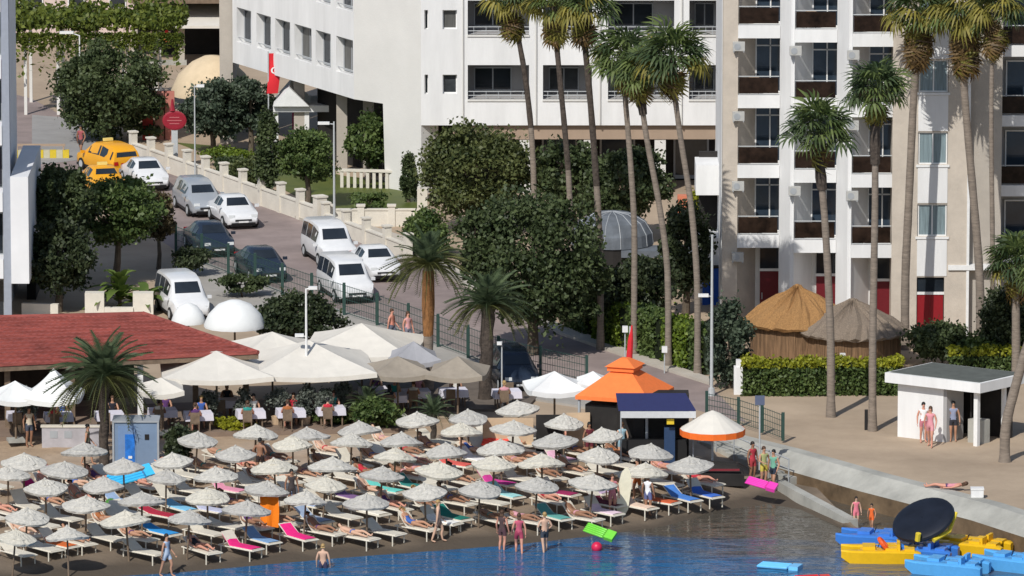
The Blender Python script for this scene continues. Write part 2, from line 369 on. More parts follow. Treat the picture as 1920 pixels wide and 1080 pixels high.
# ------------------------------------------------------------------ left hotel
def left_hotel():
    Yf = 372.0
    O = V(790, 400, Yf); O.z = Z0; E = V(1362, 400, Yf).x - O.x; FH = 3.28
    root = thing('hotel', 'white hotel with long recessed balconies behind the tall palms', 'hotel', tuple(O))
    U = (1,0,0); W = E
    zb = hit(1000, 235, O, U)[1]                 # underside of the white storeys
    rec_t = hit(1000, 122, O, U)[1]; rec_b = hit(1000, 186, O, U)[1]
    Pz = zb; ztop = rec_t + FH*3 + 1
    O2 = Vector((O.x, O.y, Z0+zb))
    holes = []; spans = [(877,992),(1018,1110),(1140,1264),(1292,1354)]
    su = [(hit(a,150,O,U)[0], hit(b,150,O,U)[0]) for a, b in spans]
    for k in range(4):
        for a, b in su: holes.append((a, rec_b-zb+FH*k, b, rec_t-zb+FH*k))
    wu0, wu1 = hit(830,150,O,U)[0], hit(857,150,O,U)[0]; wv0, wv1 = hit(830,176,O,U)[1]-zb, hit(830,140,O,U)[1]-zb
    small = [(wu0, wv0+FH*k, wu1, wv1+FH*k) for k in range(4)]
    sl0 = hit(793,150,O,U)[0]; slit = [(sl0+.08, wv0+FH*k, sl0+.26, wv1+FH*k) for k in range(4)]
    D = 2.0
    mb, P = facade(O2, U, W, ztop-zb, holes, D)
    # small windows as shallow boxes are cut separately on the same wall: rebuild with all holes, shallow ones get their own panes
    mb, P = facade(O2, U, W, ztop-zb, holes+small+slit, .45)
    mb.build('wall', M_WHITE, root)
    deep = MB()
    for u0, v0, u1, v1 in holes:
        e = .45
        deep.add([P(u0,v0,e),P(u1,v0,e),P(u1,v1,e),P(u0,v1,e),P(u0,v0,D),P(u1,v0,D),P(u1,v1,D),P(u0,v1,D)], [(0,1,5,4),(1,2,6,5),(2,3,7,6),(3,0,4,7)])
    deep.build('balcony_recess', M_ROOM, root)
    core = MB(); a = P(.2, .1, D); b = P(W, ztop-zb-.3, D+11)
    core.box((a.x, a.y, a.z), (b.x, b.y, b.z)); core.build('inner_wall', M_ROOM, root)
    MB().box((O2.x-.1, O2.y-.25, Z0+ztop), (O2.x+W+.1, O2.y+13, Z0+ztop+.5)).build('parapet', M_WHITE, root)
    for (u0, v0, u1, v1) in small: window(P, u0, v0, u1, v1, .25, root, 1)
    for (u0, v0, u1, v1) in slit: window(P, u0, v0, u1, v1, .25, root, 1, ft=.03)
    for i, (u0, v0, u1, v1) in enumerate(holes):
        w = u1-u0
        window(P, u0+.3, v0+.15, u0+.3+min(2.0, w*.62), v1-.38, D-.05, root, 2, fm=M_GREYM)
        r = MB()
        for k in range(2):
            q0, q1 = P(u0, v0+.18+k*.2, .1), P(u1, v0+.18+k*.2, .1); r.tube([q0, q1], .022, 6)
        for k in range(5): r.tube([P(u0+w*(k+.5)/5, v0, .1), P(u0+w*(k+.5)/5, v0+.38, .1)], .015, 5)
        r.build('railing', M_STEEL, root)
        s = MB(); q0, q1 = P(u0-.02, v0-.10, -.06), P(u1+.02, v0, .2); s.box((q0.x, q0.y, q0.z), (q1.x, q1.y, q1.z)); s.build('sill', M_CREAMW, root)
    for px in (868, 1005, 1125, 1278):
        x = V(px, 150, Yf).x; MB().tube([(x,O.y-.07,Z0+zb+.02),(x,O.y-.07,Z0+ztop-.1)], .045, 8).build('drainpipe', M_CREAMW, root)
    # brown fascia, arcade columns and dark ground floor
    MB().box((O.x+1.6, O.y+.25, Z0+zb-.75), (O.x+W, O.y+.6, Z0+zb-.02)).build('fascia', M_BROWN, root)
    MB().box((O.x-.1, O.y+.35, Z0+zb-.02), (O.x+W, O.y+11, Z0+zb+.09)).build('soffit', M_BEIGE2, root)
    for px in (985, 1105, 1238, 1352):
        x = V(px, 300, Yf).x; MB().box((x-.28, O.y+.3, Z0-.1), (x+.28, O.y+.85, Z0+zb-.74)).build('column', M_CREAMW, root)
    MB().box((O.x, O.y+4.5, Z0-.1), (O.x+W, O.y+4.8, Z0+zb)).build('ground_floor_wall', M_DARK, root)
    for px in (1050, 1160, 1300):
        x = V(px, 300, Yf).x
        w = MB().box((x-.9, O.y+4.42, Z0+.1), (x+.9, O.y+4.49, Z0+2.6)).build('door', M_GREYM, root)
        MB().box((x-.8, O.y+4.39, Z0+.3), (x+.8, O.y+4.415, Z0+2.5)).build('pane', M_GLASS, w)
    # blank end wall and the receding wing
    A = V(664, 200, 375.5); A.z = Z0; B = Vector((O.x, O.y+.02, Z0))
    d = (B-A); L = Vector((d.x, d.y, 0)).length
    over = hit(690, 190, A, d)[1]
    pts = [(0,over),(hit(718,200,A,d)[0],over),(hit(722,200,A,d)[0],-.1),(L,-.1),(L,ztop),(0,ztop)]
    du = Vector((d.x,d.y,0)).normalized(); dn = Vector((du.y,-du.x,0))
    e = MB(); fr = [A+du*u+Vector((0,0,v)) for u, v in pts]; bk = [p-dn*1.2 for p in fr]
    n = len(pts); e.add(fr+bk, [tuple(range(n)), tuple(range(n,2*n))[::-1]]+[(i,(i+1)%n,n+(i+1)%n,n+i) for i in range(n)])
    e.build('end_wall', M_CREAMW, root)  # dimmer tone of a side turned from the sun, put into the cream
    C = V(436, 60, 388.5); C.z = Z0
    Uw = (A-C); Lw = Uw.length; C2 = Vector((C.x, C.y, Z0+over))
    vt, vb = hit(662, 76, C2, Uw)[1], hit(662, 143, C2, Uw)[1]
    xs = [(444,471),(481,508),(516,544),(552,584),(592,620),(630,664)]
    us = [(hit(a,80,C2,Uw)[0], hit(b,80,C2,Uw)[0]) for a, b in xs]; us[-1] = (us[-1][0], Lw-.12)
    holes = [(a, vb+FH*k, b, vt+FH*k) for k in range(4) for a, b in us]
    mb, P = facade(C2, Uw, Lw, ztop-over, holes, .5); mb.build('wing_wall', M_WHITE, root)
    q = [P(0,0,.5), P(Lw,0,.5), P(Lw,0,9), P(0,0,9)]
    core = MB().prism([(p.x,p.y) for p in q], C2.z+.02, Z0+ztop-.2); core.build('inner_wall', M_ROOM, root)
    for u0, v0, u1, v1 in holes:
        window(P, u0+.06, v0+.05, u1-.06, v1-.12, .44, root, 2, fm=M_GREYM)
        r = MB()
        r.tube([P(u0, v0+.25, .1), P(u1, v0+.25, .1)], .025, 6); r.build('railing', M_STEEL, root)
    q = [P(-.02,0,-.02), P(-.02,0,10), P(Lw,0,10), P(Lw,0,0)]
    # underside and pilotis under the wing
    for px, yy in ((640,377.5),(690,376.6),(560,382)):
        p = V(px, 260, yy); MB().cbox((p.x, p.y+1.5, Z0+over/2-.05), (.55,.55,over+.1)).build('column', M_BEIGE2, root)
    g = [A-dn*1.3, Vector((A.x+1.6, A.y-.6, Z0))]
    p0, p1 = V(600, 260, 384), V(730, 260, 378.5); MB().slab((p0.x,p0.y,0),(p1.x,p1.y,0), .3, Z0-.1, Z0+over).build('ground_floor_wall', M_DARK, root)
    p0, p1 = V(436, 60, 388.6), V(412, 60, 389); MB().box((p1.x, p0.y, Z0-.1), (p0.x, p0.y+9, Z0+ztop)).build('stair_tower', M_BEIGE2, root)
left_hotel()

# ------------------------------------------------------------------ right hotel
def ac_unit(p, label):
    t = thing('air_conditioner', label, 'air conditioner', tuple(p), 0, 'air conditioners on the balcony piers')
    MB().box((-.27,-.26,-.2),(.27,0,.2)).local('casing', plain('ac_white', (.45,.45,.43), .6), t)
    f = MB(); f.tube([(-.06,-.275,0),(-.06,-.26,0)], .15, 16); f.local('fan_grille', M_GREYM, t)
    MB().box((-.25,-.25,-.26),(-.2,0,-.202)).local('bracket', M_GREYM, t); MB().box((.2,-.25,-.26),(.25,0,-.202)).local('bracket', M_GREYM, t)
def right_hotel():
    p = G(1420, 612); Y1 = p.y
    root = thing('hotel', 'white and beige balcony hotel with red ground floor doors', 'hotel', (p.x, p.y, Z0))
    bays = [(1383,1461),(1489,1568),(1597,1673)]; step = 1.35; rr = .55; FH = None
    zk = [V(1420, 440-131*k, Y1).z for k in range(0, 6)]; bandh = 24/41.0; D = 1.6
    ztop = zk[5] + 1.0
    prev = V(1356, 300, Y1+.0)
    # beige end pier
    def wallbox(px0, px1, Y, z0, z1, m, name, depth=.5):
        a, b = V(px0, 300, Y), V(px1, 300, Y); return MB().box((a.x, Y, z0), (b.x, Y+depth, z1)).build(name, m, root)
    wallbox(1355, 1383, Y1-.05, Z0-.1, ztop, M_BEIGE, 'pier', 1.0)
    rng = random.Random(5)
    doors = ['red','red','red']
    for i, (a, b) in enumerate(bays):
        Y = Y1 - step*i; xa, xb = V(a,300,Y).x, V(b,300,Y).x; sh = D*rr
        # sheared side wall (visible inner face of the left pier) and back wall
        mb = MB(); mb.prism([(xa-.02, Y+.02), (xa+sh, Y+D), (xa+sh-.15, Y+D), (xa-.17, Y+.02)], Z0-.1, ztop); mb.build('side_wall', M_BEIGE if i == 0 else M_WHITE, root)
        MB().box((xa+sh-.3, Y+D, Z0-.1), (xb+1.2, Y+D+.3, ztop)).build('back_wall', M_CREAMW, root)
        if i < 2:
            xc = V(bays[i+1][0],300,Y-step).x
            MB().prism([(xb, Y-.04), (xc, Y-step-.04), (xc, Y-step+.3), (xb+.25, Y+D)], Z0-.1, ztop).build('pier', M_WHITE, root)
        else: pass
        for k, z in enumerate(zk):
            bal = MB(); bal.box((xa-.01, Y-.12, z-bandh), (xb+.01, Y+.1, z)); bal.build('balcony_front', M_WHITE, root)
            MB().prism([(xa, Y+.1), (xb, Y+.1), (xb+sh, Y+D), (xa+sh, Y+D)], z-bandh+.02, z-.12).build('balcony_slab', M_WHITE, root)
            rl = MB(); rl.box((xa+.06, Y-.02, z+.08), (xb-.06, Y, z+.80)); ro = rl.build('railing_panel', M_SMOKE, root)
            t = MB(); t.tube([(xa+.02, Y-.01, z+.85), (xb-.02, Y-.01, z+.85)], .025, 6); t.tube([(xa+.02, Y-.01, z+.04), (xb-.02, Y-.01, z+.04)], .02, 6)
            t.build('handrail', M_STEEL, ro)
            # balcony door
            def P(u, v, d=0, xa=xa, Y=Y, z=z): return Vector((xa+u, Y+d, z+v))
            w = xb - xa
            o = window(P, w*.44, -.1, w+.3, 2.55, D-.06, root, 2, name='balcony_door', transom=2.05, pm=glassmat('blue_glass', (.03,.045,.065)))
            if (i+k) % 2 == 0:
                ch = thing('balcony_chair', f'brown plastic chair on the balcony, {ORD[i]} bay, {ORD[k+1]} storey', 'chair', (xa+.75, Y+.6, z-.118), 0, 'balcony chairs')
                MB().box((-.24,-.24,.4),(.24,.24,.44)).local('seat', M_BROWN, ch); MB().box((-.24,.2,.44),(.24,.24,.85)).local('backrest', M_BROWN, ch)
                for lx in (-.2,.2):
                    for ly in (-.2,.2): MB().box((lx-.02,ly-.02,0),(lx+.02,ly+.02,.4)).local('leg', M_BROWN, ch)
            if k > 0 or i == 0:
                ac_unit((xa+.02, Y-.1, z-.0-bandh-.35) if k else (xa+.02, Y-.1, z-bandh-.4), f'boxy air conditioner at the top left of the {ORD[i]} balcony bay, {ORD[k]+" floor" if k else "ground floor"}') if k < 5 else None
        # ground floor door
        def P(u, v, d=0, xa=xa, Y=Y): return Vector((xa+u, Y+d, Z0+v))
        w = xb-xa; zt = zk[0]-bandh-Z0
        do = MB(); q0, q1 = P(w*.58, 0, D-.1), P(w+.1, min(2.3, zt-.9), D-.02); do.box(tuple(q0), tuple(q1)); d = do.build('door', plain('dark_red_paint', (.13,.007,.013), .5), root)
        MB().box(tuple(P(w*.58, min(2.42, zt-.75), D-.08)), tuple(P(w+.1, zt-.1, D-.02))).build('transom_pane', M_GLASS, root)
        MB().box(tuple(P(w*.56, min(2.3, zt-.9), D-.12)), tuple(P(w+.1, min(2.42, zt-.75), D-.02))).build('door_frame', M_FRAMEW, root)
        hb = MB().box(tuple(P(w*.62, 1.0, D-.14)), tuple(P(w*.62+.04, 1.3, D-.1))).build('handle', M_STEEL, d)
    # window column tower
    Yt = Y1 - step*2 - .35
    O = V(1673, 300, Yt); O.z = Z0; U = (1,0,0)
    W = hit(1819,300,O,U)[0]; wx0, wx1 = hit(1721,300,O,U)[0], hit(1777,300,O,U)[0]
    wins = []
    vb0, vt0 = hit(1745,443,O,U)[1], hit(1745,383,O,U)[1]; per = (hit(1745,248,O,U)[1]-vt0)
    for k in range(5): wins.append((wx0, vb0+per*k, wx1, vt0+per*k))
    dr = (wx0, 0.0, wx1-.1, hit(1745,520,O,U)[1])
    mb, P = facade(O, U, W, ztop-Z0, wins+[dr], .22); mb.build('tower_wall', M_BEIGE, root)
    for i, (u0,v0,u1,v1) in enumerate(wins):
        w = window(P, u0+.02, v0, u1-.02, v1, .12, root, 2, pm=M_CURTAIN)
        s = MB(); a, b = P(u0-.08, v0-.12, -.07), P(u1+.08, v0-.02, .05); s.box(tuple(a), tuple(b)); s.build('sill', M_FRAMEW, w)
        zt = (wins[i+1][1]-.14 if i < 4 else v1+1.5)
        a, b = P(u0, v1+.06, -.03), P(u1, zt, .02); MB().box(tuple(a), tuple(b)).build('spandrel', M_WHITE, root)
    a, b = P(wx0, dr[3]+.06, -.03), P(wx1, vb0-.14, .02); MB().box(tuple(a), tuple(b)).build('spandrel', M_WHITE, root)
    vd = hit(1745,550,O,U)[1]
    for k in range(2):
        ua = dr[0]+.03+(dr[2]-dr[0]-.06)*k/2; ub = ua+(dr[2]-dr[0]-.06)/2-.01
        d = MB().box(tuple(P(ua, 0, .1)), tuple(P(ub, vd-.08, .16))).build('door', M_RED, root)
        d['label'] = 'bright red door leaf below the window column'
    MB().box(tuple(P(dr[0], vd-.07, .06)), tuple(P(dr[2], vd+.05, .18))).build('door_frame', M_FRAMEW, root)
    MB().box(tuple(P(dr[0]+.03, vd+.05, .12)), tuple(P(dr[2]-.03, dr[3], .15))).build('transom_pane', M_GLASS, root)
    core = MB().box((O.x+.02, Yt+.25, Z0-.1), (O.x+W, Yt+12, ztop-.02)).build('tower_core', M_BEIGE, root)
    MB().box((O.x-.05, Yt-.15, ztop), (O.x+W+.05, Yt+12, ztop+.4)).build('parapet', M_WHITE, root)
    x0 = O.x+W; x1 = V(1878,300,Yt+.4).x
    MB().box((x0-.12, Yt-.06, Z0-.1), (x0, Yt+.02, ztop-.1)).build('pilaster', M_FRAMEW, root)
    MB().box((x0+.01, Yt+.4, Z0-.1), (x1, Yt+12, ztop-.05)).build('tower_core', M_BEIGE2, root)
    zc = V(1830, 497, Yt).z
    MB().box((P(wx1+.06,0).x, Yt-.1, zc-.22), (x1+.1, Yt+.39, zc)).build('string_course', M_FRAMEW, root)
    # right balcony wing
    Yw = Yt + 1.6; xa = x1 + .02; xb = xa + 9
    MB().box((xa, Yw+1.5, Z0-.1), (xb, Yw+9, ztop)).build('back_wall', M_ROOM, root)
    for k in range(6):
        z = V(1900, 478-131*k, Yw).z if k else V(1900, 478, Yw).z
        MB().box((xa, Yw-.1, z-.5), (xb, Yw+1.6, z)).build('balcony_front', M_WHITE, root)
        ro = MB().box((xa+.05, Yw-.02, z+.08), (xb, Yw, z+.85)).build('railing_panel', M_SMOKE, root)
        t = MB(); t.tube([(xa, Yw-.01, z+.9), (xb, Yw-.01, z+.9)], .025, 6); t.build('handrail', M_STEEL, ro)
        def P(u, v, d=0, xa=xa, Y=Yw, z=z): return Vector((xa+u, Y+d, z+v))
        window(P, .3, .0, 2.4, 2.3, 1.42, root, 2, name='balcony_door', pm=glassmat('blue_glass', (.03,.045,.065)))
    # roof slab over the balcony bays and body behind
    a = V(1355,300,Y1).x
    MB().box((a, Y1-.3, ztop), (O.x-.06, Y1+12, ztop+.5)).build('roof', M_WHITE, root)
    MB().box((a, Y1+D+.31, Z0-.1), (O.x, Y1+12, ztop-.02)).build('body', M_WHITE, root)
right_hotel()

# terrace balconies between the hotels
def link_terrace():
    Y = G(1330, 590).y+3; a, b = V(1305,300,Y).x, V(1354,300,Y).x
    r = thing('terrace_block', 'stack of white parapet terraces at the left edge of the beige pier', 'terrace', (a, Y, Z0))
    for k, (y0, y1) in enumerate(((310,366),(446,498))):
        z1, z0 = V(1330,y0,Y).z, V(1330,y1,Y).z
        MB().box((a, Y, z0), (b-.02, Y+2.5, z1)).build('parapet', M_WHITE, r)
    MB().box((a+.2, Y+2.4, Z0-.1), (b-.02, Y+2.7, V(1330,300,Y).z)).build('back_wall', M_DARK, r)
    MB().box((a+.05, Y+.2, Z0-.1), (a+.35, Y+.5, V(1330,497,Y).z)).build('column', M_FRAMEW, r)
    t = thing('shelter', 'bright blue panel cabin under the white terrace beside a lamp post', 'cabin', (a+.1, Y-.5, Z0))
    z1 = V(1330,503,Y-.5).z - Z0
    x0, x1 = V(1318,300,Y-.5).x-a-.1, V(1349,300,Y-.5).x-a-.1
    bl = plain('bright_blue_panel', (.01,.10,.50), .5)
    MB().box((x0,0,0),(x0+.3,.06,z1)).local('panel', bl, t); MB().box((x1-.3,0,0),(x1,.06,z1)).local('panel', bl, t)
    MB().box((x0+.3,.2,0),(x1-.3,.26,z1-.1)).local('door', bl, t); MB().box((x0-.05,-.05,z1),(x1+.05,.4,z1+.08)).local('roof', M_DARK, t)
link_terrace()

# ------------------------------------------------------------------ left edge apartment
def apartment():
    Y = G(20, 605).y; root = None
    xr = V(54, 400, Y).x; xl = xr-12; xc0, xc1 = V(6,400,Y).x, V(20,400,Y).x
    root = thing('apartment_building', 'grey and white apartment corner with balconies at the left edge', 'building', (xr, Y, Z0))
    gy = plain('blue_grey_paint', (.30,.33,.39), .7); wh = mat('bluish_white_wall', (.72,.73,.75), .85, .05, .7)  # apartment wall: plain white with a slight blue tint
    zt = V(20, -30, Y).z
    MB().box((xl, Y+1.2, Z0-.1), (xc0, Y+10, zt)).build('wall', wh, root)
    MB().box((xc0, Y-.1, Z0-.1), (xc1, Y+.3, zt)).build('column', gy, root)
    for k in range(-1, 2):
        y0, y1 = 330-250*k, 530-250*k
        z1, z0 = V(30,y0,Y).z, V(30,y1,Y).z
        if k == 0: MB().box((xc1+.01, Y-.25, z0), (xr, Y+9, z1)).build('balcony_front', wh, root)
        for j in range(2):
            ya = y0-40-125*j
            za, zb = V(10,ya+70,Y).z, V(10,ya-20,Y).z
            b = MB().box((xl, Y-.15, za-.9), (xc0-.01, Y+1.2, za)).build('balcony_front', wh, root)
            w = MB().box((xc0-1.6, Y+1.1, za), (xc0-.05, Y+1.19, za+2.0)).build('window', M_GREYM, root)
            MB().box((xc0-1.5, Y+1.07, za+.08), (xc0-.12, Y+1.095, za+1.9)).build('pane', M_GLASS, w)
    MB().box((xl, Y-.3, zt), (xr, Y+10, zt+.4)).build('roof', wh, root)
    MB().box((xc1+.3, Y+6, Z0-.1), (xr-.1, Y+10, V(30,540,Y).z)).build('ground_floor_wall', M_DARK, root)
    # low walls in front of it
    a, b = G(42,590), G(110,592); tag(MB().slab(a,b,.3,Z0-.1,Z0+.55).build('low_wall', M_WALLP, origin=a), 'short pale low wall just above the red restaurant roof', 'wall')
    t = thing('gate_posts', 'pair of pale gate posts joined by a low wall above red roof', 'gate', tuple(G(215,592)))
    for x0, x1, y0 in ((160,196,545),(250,288,545)):
        a, b = G(x0,592), G(x1,592); MB().slab(a,b,.6,Z0-.1,Z0+1.1).build('post', M_WALLP, t)
    MB().slab(G(196,594),G(250,594),.25,Z0-.1,Z0+.45).build('low_wall', M_WALLP, t)
apartment()

# ------------------------------------------------------------------ distant buildings top left
def far_buildings():
    Y = G(330, 150).y + 6
    def X(px): return V(px, 60, Y).x
    def Zp(py): return V(300, py, Y).z
    r = thing('restaurant_building', 'dark open-fronted building with pale eaves behind the vine pergola', 'building', (X(340), Y, Z0))
    MB().box((X(245), Y+4, Z0-.1), (X(425), Y+9, Zp(-60))).build('wall', M_DARK, r)
    for px in (252, 340, 418): MB().box((X(px)-.18, Y-.15, Z0-.1), (X(px)+.18, Y+.2, Zp(42))).build('column', M_BEIGE2, r)
    MB().add([(X(300),Y-1.4,Zp(42)),(X(424),Y-1.4,Zp(42)),(X(424),Y+4,Zp(14)),(X(300),Y+4,Zp(14)),(X(300),Y-1.4,Zp(42)-.15),(X(424),Y-1.4,Zp(42)-.15),(X(424),Y+4,Zp(14)-.15),(X(300),Y+4,Zp(14)-.15)],
             [(0,1,2,3),(4,7,6,5),(0,4,5,1),(1,5,6,2),(2,6,7,3),(3,7,4,0)]).build('awning', M_CANVAS, r)
    MB().box((X(245), Y-.6, Zp(4)), (X(430), Y+9, Zp(-12))).build('eave', M_WOOD, r)
    MB().box((X(250), Y-.3, Z0-.1), (X(350), Y, Zp(112))).build('low_wall', M_CONC, r)
    MB().box((X(420), Y-.1, Z0-.1), (X(440), Y+8, Zp(-60))).build('end_wall', M_BEIGE2, r)
    t = tag(MB().lathe([(.02,-.4),(.16,-.3),(.22,0),(.16,.28),(.03,.36)], 10).build('lantern', M_REDF, origin=(0,0,0)), 'small red lantern hanging in front of the dark open building', 'lantern')
    p = V(313, 68, Y-1.0); t.location = p
    r = thing('far_house', 'pinkish white house front at the very top left', 'house', (X(200), Y+12, Z0))
    Y2 = Y+12
    pk = mat('pale_pink_wall', (.62,.5,.46), .9, .15, .6)
    MB().box((X(-30), Y2, Z0-.1), (X(260), Y2+8, Zp(-90))).build('wall', pk, r)
    for px in (40, 120, 200):
        w = MB().box((X(px)-.5, Y2-.06, Zp(70)), (X(px)+.5, Y2-.005, Zp(20))).build('window', M_FRAMEW, r)
        MB().box((X(px)-.42, Y2-.085, Zp(68)), (X(px)+.42, Y2-.062, Zp(22))).build('pane', M_GLASS, w)
    MB().box((X(-35), Y2-.5, Zp(-90)), (X(265), Y2+8.5, Zp(-98))).build('roof', M_TILE, r)
    # vine pergola
    Yp = G(180, 215).y
    r = thing('pergola', 'wooden pergola overgrown with bright green vines at upper left', 'pergola', tuple(G(180,215)))
    x0, x1 = V(28,30,Yp).x, V(335,30,Yp).x; zt = V(180,58,Yp).z
    for k in range(5):
        x = x0+(x1-x0)*(k+.3)/5
        for yy in (Yp, Yp+4.5): MB().box((x-.08,yy-.08,Z0-.1),(x+.08,yy+.08,zt-.1)).build('post', M_CREAMW, r)
    for k in range(9):
        x = x0+(x1-x0)*(k+.5)/9; MB().box((x-.05,Yp-.5,zt-.1),(x+.05,Yp+5,zt+.04)).build('beam', M_WOOD, r)
    rng = np.random.default_rng(4)
    n = 9000; c = np.column_stack([rng.uniform(x0-.3,x1+.3,n), rng.uniform(Yp-.6,Yp+5.2,n), zt+.1+rng.gamma(2,.16,n)])
    c[:,2] += .35*np.sin(c[:,0]*1.7)*np.cos(c[:,1]*1.1)
    h = rng.random(n) < .22; c[h,1] = Yp-.6; c[h,2] = zt - rng.gamma(1.6,.35,h.sum())
    leaves('vine', c, .19, leafmat('vine_green', (.04,.07,.012), (.17,.20,.03)), r, 5)

# ------------------------------------------------------------------ leaves and trees
def leaves(name, c, size, m, parent, seed=0, aspect=1.5, flat=0.0, origin=None):
    rng = np.random.default_rng(seed); n = len(c)
    a = rng.normal(size=(n,3)); a /= np.linalg.norm(a, axis=1)[:,None]
    b = rng.normal(size=(n,3)); b -= (b*a).sum(1)[:,None]*a; b /= np.linalg.norm(b, axis=1)[:,None]
    s = size*rng.uniform(.65,1.35,n)[:,None]
    A = a*s*aspect*.5; B = b*s*.5
    o = np.array(origin if origin is not None else (parent_world(parent) if parent else (0,0,0)))
    c = c - o
    v = np.stack([c-A, c+B-A*.1, c+A, c-B-A*.1], 1).reshape(-1,3).astype(np.float32)
    me = bpy.data.meshes.new(name); me.vertices.add(4*n); me.vertices.foreach_set('co', v.ravel())
    me.loops.add(4*n); me.loops.foreach_set('vertex_index', np.arange(4*n, dtype=np.int32))
    me.polygons.add(n); me.polygons.foreach_set('loop_start', np.arange(0,4*n,4, dtype=np.int32)); me.polygons.foreach_set('loop_total', np.full(n,4,dtype=np.int32))
    me.update(calc_edges=True); me.materials.append(m)
    return link(name, me, parent, (0,0,0) if parent else tuple(o))
def clump_points(center, rad, nclump, per, seed, shell=.5, csig=.17, top_only=-1.0, taper=0.0):
    rng = np.random.default_rng(seed); rad = np.array(rad)
    d = rng.normal(size=(nclump,3)); d /= np.linalg.norm(d,axis=1)[:,None]
    d[:,2] = np.where(d[:,2] < top_only, -d[:,2], d[:,2])
    r = rng.uniform(shell,1.0,nclump)[:,None]**.6*rng.uniform(.86,1.08,nclump)[:,None]
    cc = d*r*rad
    if taper: cc[:,:2] *= (1-taper*(cc[:,2:3]/rad[2]+1)/2)
    k = rng.uniform(.6,1.35,nclump)
    pts = np.repeat(cc,per,0) + rng.normal(size=(nclump*per,3))*np.repeat(k,per)[:,None]*csig*np.array([rad[0],rad[1],rad[2]])*np.array([1,1,.8])
    return pts + np.array(center), cc + np.array(center)
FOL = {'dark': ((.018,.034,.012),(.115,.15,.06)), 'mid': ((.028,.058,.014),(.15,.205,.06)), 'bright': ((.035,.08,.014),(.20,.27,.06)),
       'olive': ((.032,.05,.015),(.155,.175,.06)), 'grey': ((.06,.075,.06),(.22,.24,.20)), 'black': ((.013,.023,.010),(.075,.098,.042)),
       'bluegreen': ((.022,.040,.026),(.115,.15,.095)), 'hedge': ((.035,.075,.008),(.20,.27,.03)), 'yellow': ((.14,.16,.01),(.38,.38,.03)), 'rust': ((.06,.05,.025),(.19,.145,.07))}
def fol(k): return leafmat('foliage_'+k, *FOL[k])
def tree(name, label, cx, cy, rx, ry, base, kind, nclump=70, per=90, leaf=.20, trunk=.16, group='garden trees', seed=1, taper=0.0, depth=1.0, cat='tree', csig=.13, extra=()):
    g = G(cx, base); Y = g.y; s = scl(g); c = V(cx, cy, Y); r = (rx/s, rx/s*depth, ry/s)
    c.z = max(c.z, Z0+.15+r[2]*.9)
    t = thing(name, label, cat, tuple(g), 0, group); per = int(per*1.75)
    pts, cc = clump_points(c, r, nclump, per, seed, csig=csig, taper=taper)
    for (ex, ey, erx, ery, en) in extra:
        ec = V(ex, ey, Y); p2, c2 = clump_points(ec, (erx/s, erx/s*.9, ery/s), en, per, seed+7, csig=csig); pts = np.vstack([pts,p2]); cc = np.vstack([cc,c2])
    pts[:,2] = np.maximum(pts[:,2], Z0+.05)
    leaves('crown', pts, leaf*.72, fol(kind), t, seed)
    mb = MB(); top = Vector((c.x, c.y, c.z + r[2]*.3)); rng = random.Random(seed)
    mid = g.lerp(top, .5) + Vector((rng.uniform(-.2,.2), rng.uniform(-.2,.2), 0))
    mb.tube([g-Vector((0,0,.1)), g.lerp(mid,.5)+Vector((.05,0,0)), mid, top], [trunk*1.25, trunk, trunk*.8, trunk*.3], 8); mb.build('trunk', M_BARK, t, smooth=True)
    for k in range(0, len(cc), max(1, len(cc)//(5 if cat == 'tree' else 2))):
        e = Vector(cc[k]); st = g.lerp(top, .45+.3*rng.random()); lb = MB()
        lb.tube([st, st.lerp(e,.5)+Vector((0,0,-.1)), e], [trunk*.45, trunk*.3, trunk*.1], 6); lb.build('limb', M_BARK, t, smooth=True)
    return t
far_buildings()
TR = 'trees of the hotel garden'
tree('broadleaf_tree', 'largest dark glossy tree in the middle beside the road end', 1000, 482, 112, 122, 665, 'dark', 120, 110, .20, .22, TR, 1, extra=((1078,535,56,70,40),(905,450,48,66,28)))
tree('broadleaf_tree', 'round olive-green tree against the white hotel, right of its corner', 893, 322, 98, 84, 440, 'olive', 110, 100, .19, .2, TR, 2, extra=((835,290,40,40,15),))
tree('broadleaf_tree', 'dark tree under the hotel arcade behind two palm trunks', 1075, 335, 72, 66, 440, 'dark', 70, 90, .2, .18, TR, 3)
tree('broadleaf_tree', 'dark tree below the hotel arcade between the leaning palms', 1175, 345, 78, 66, 455, 'dark', 70, 90, .2, .18, TR, 4)
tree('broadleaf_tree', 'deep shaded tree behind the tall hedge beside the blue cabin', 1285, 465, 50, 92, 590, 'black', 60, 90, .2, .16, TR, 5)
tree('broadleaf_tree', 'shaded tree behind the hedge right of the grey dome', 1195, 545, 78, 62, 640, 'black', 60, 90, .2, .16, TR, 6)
tree('street_tree', 'big dense street tree behind the yellow taxi', 205, 168, 92, 84, 264, 'dark', 110, 100, .2, .2, TR, 7, extra=((265,215,48,45,25),(150,150,45,45,20)))
tree('broadleaf_tree', 'grey-green tree right of the red round sign', 400, 205, 58, 56, 292, 'bluegreen', 60, 90, .19, .14, TR, 8)
tree('broadleaf_tree', 'grey-green tree under the red banner', 470, 195, 46, 48, 290, 'bluegreen', 50, 90, .19, .14, TR, 9)
tree('cypress_tree', 'tall dark narrow tree just below the red banner', 500, 275, 27, 76, 385, 'dark', 45, 90, .17, .12, TR, 10, taper=.5)
tree('round_tree', 'round bright green clipped tree in front of the entrance canopy', 577, 292, 50, 52, 392, 'mid', 70, 100, .17, .14, TR, 11)
tree('broadleaf_tree', 'leafy tree in front of the hotel pillars right of the lamp post', 690, 262, 40, 52, 345, 'mid', 50, 80, .18, .12, TR, 12)
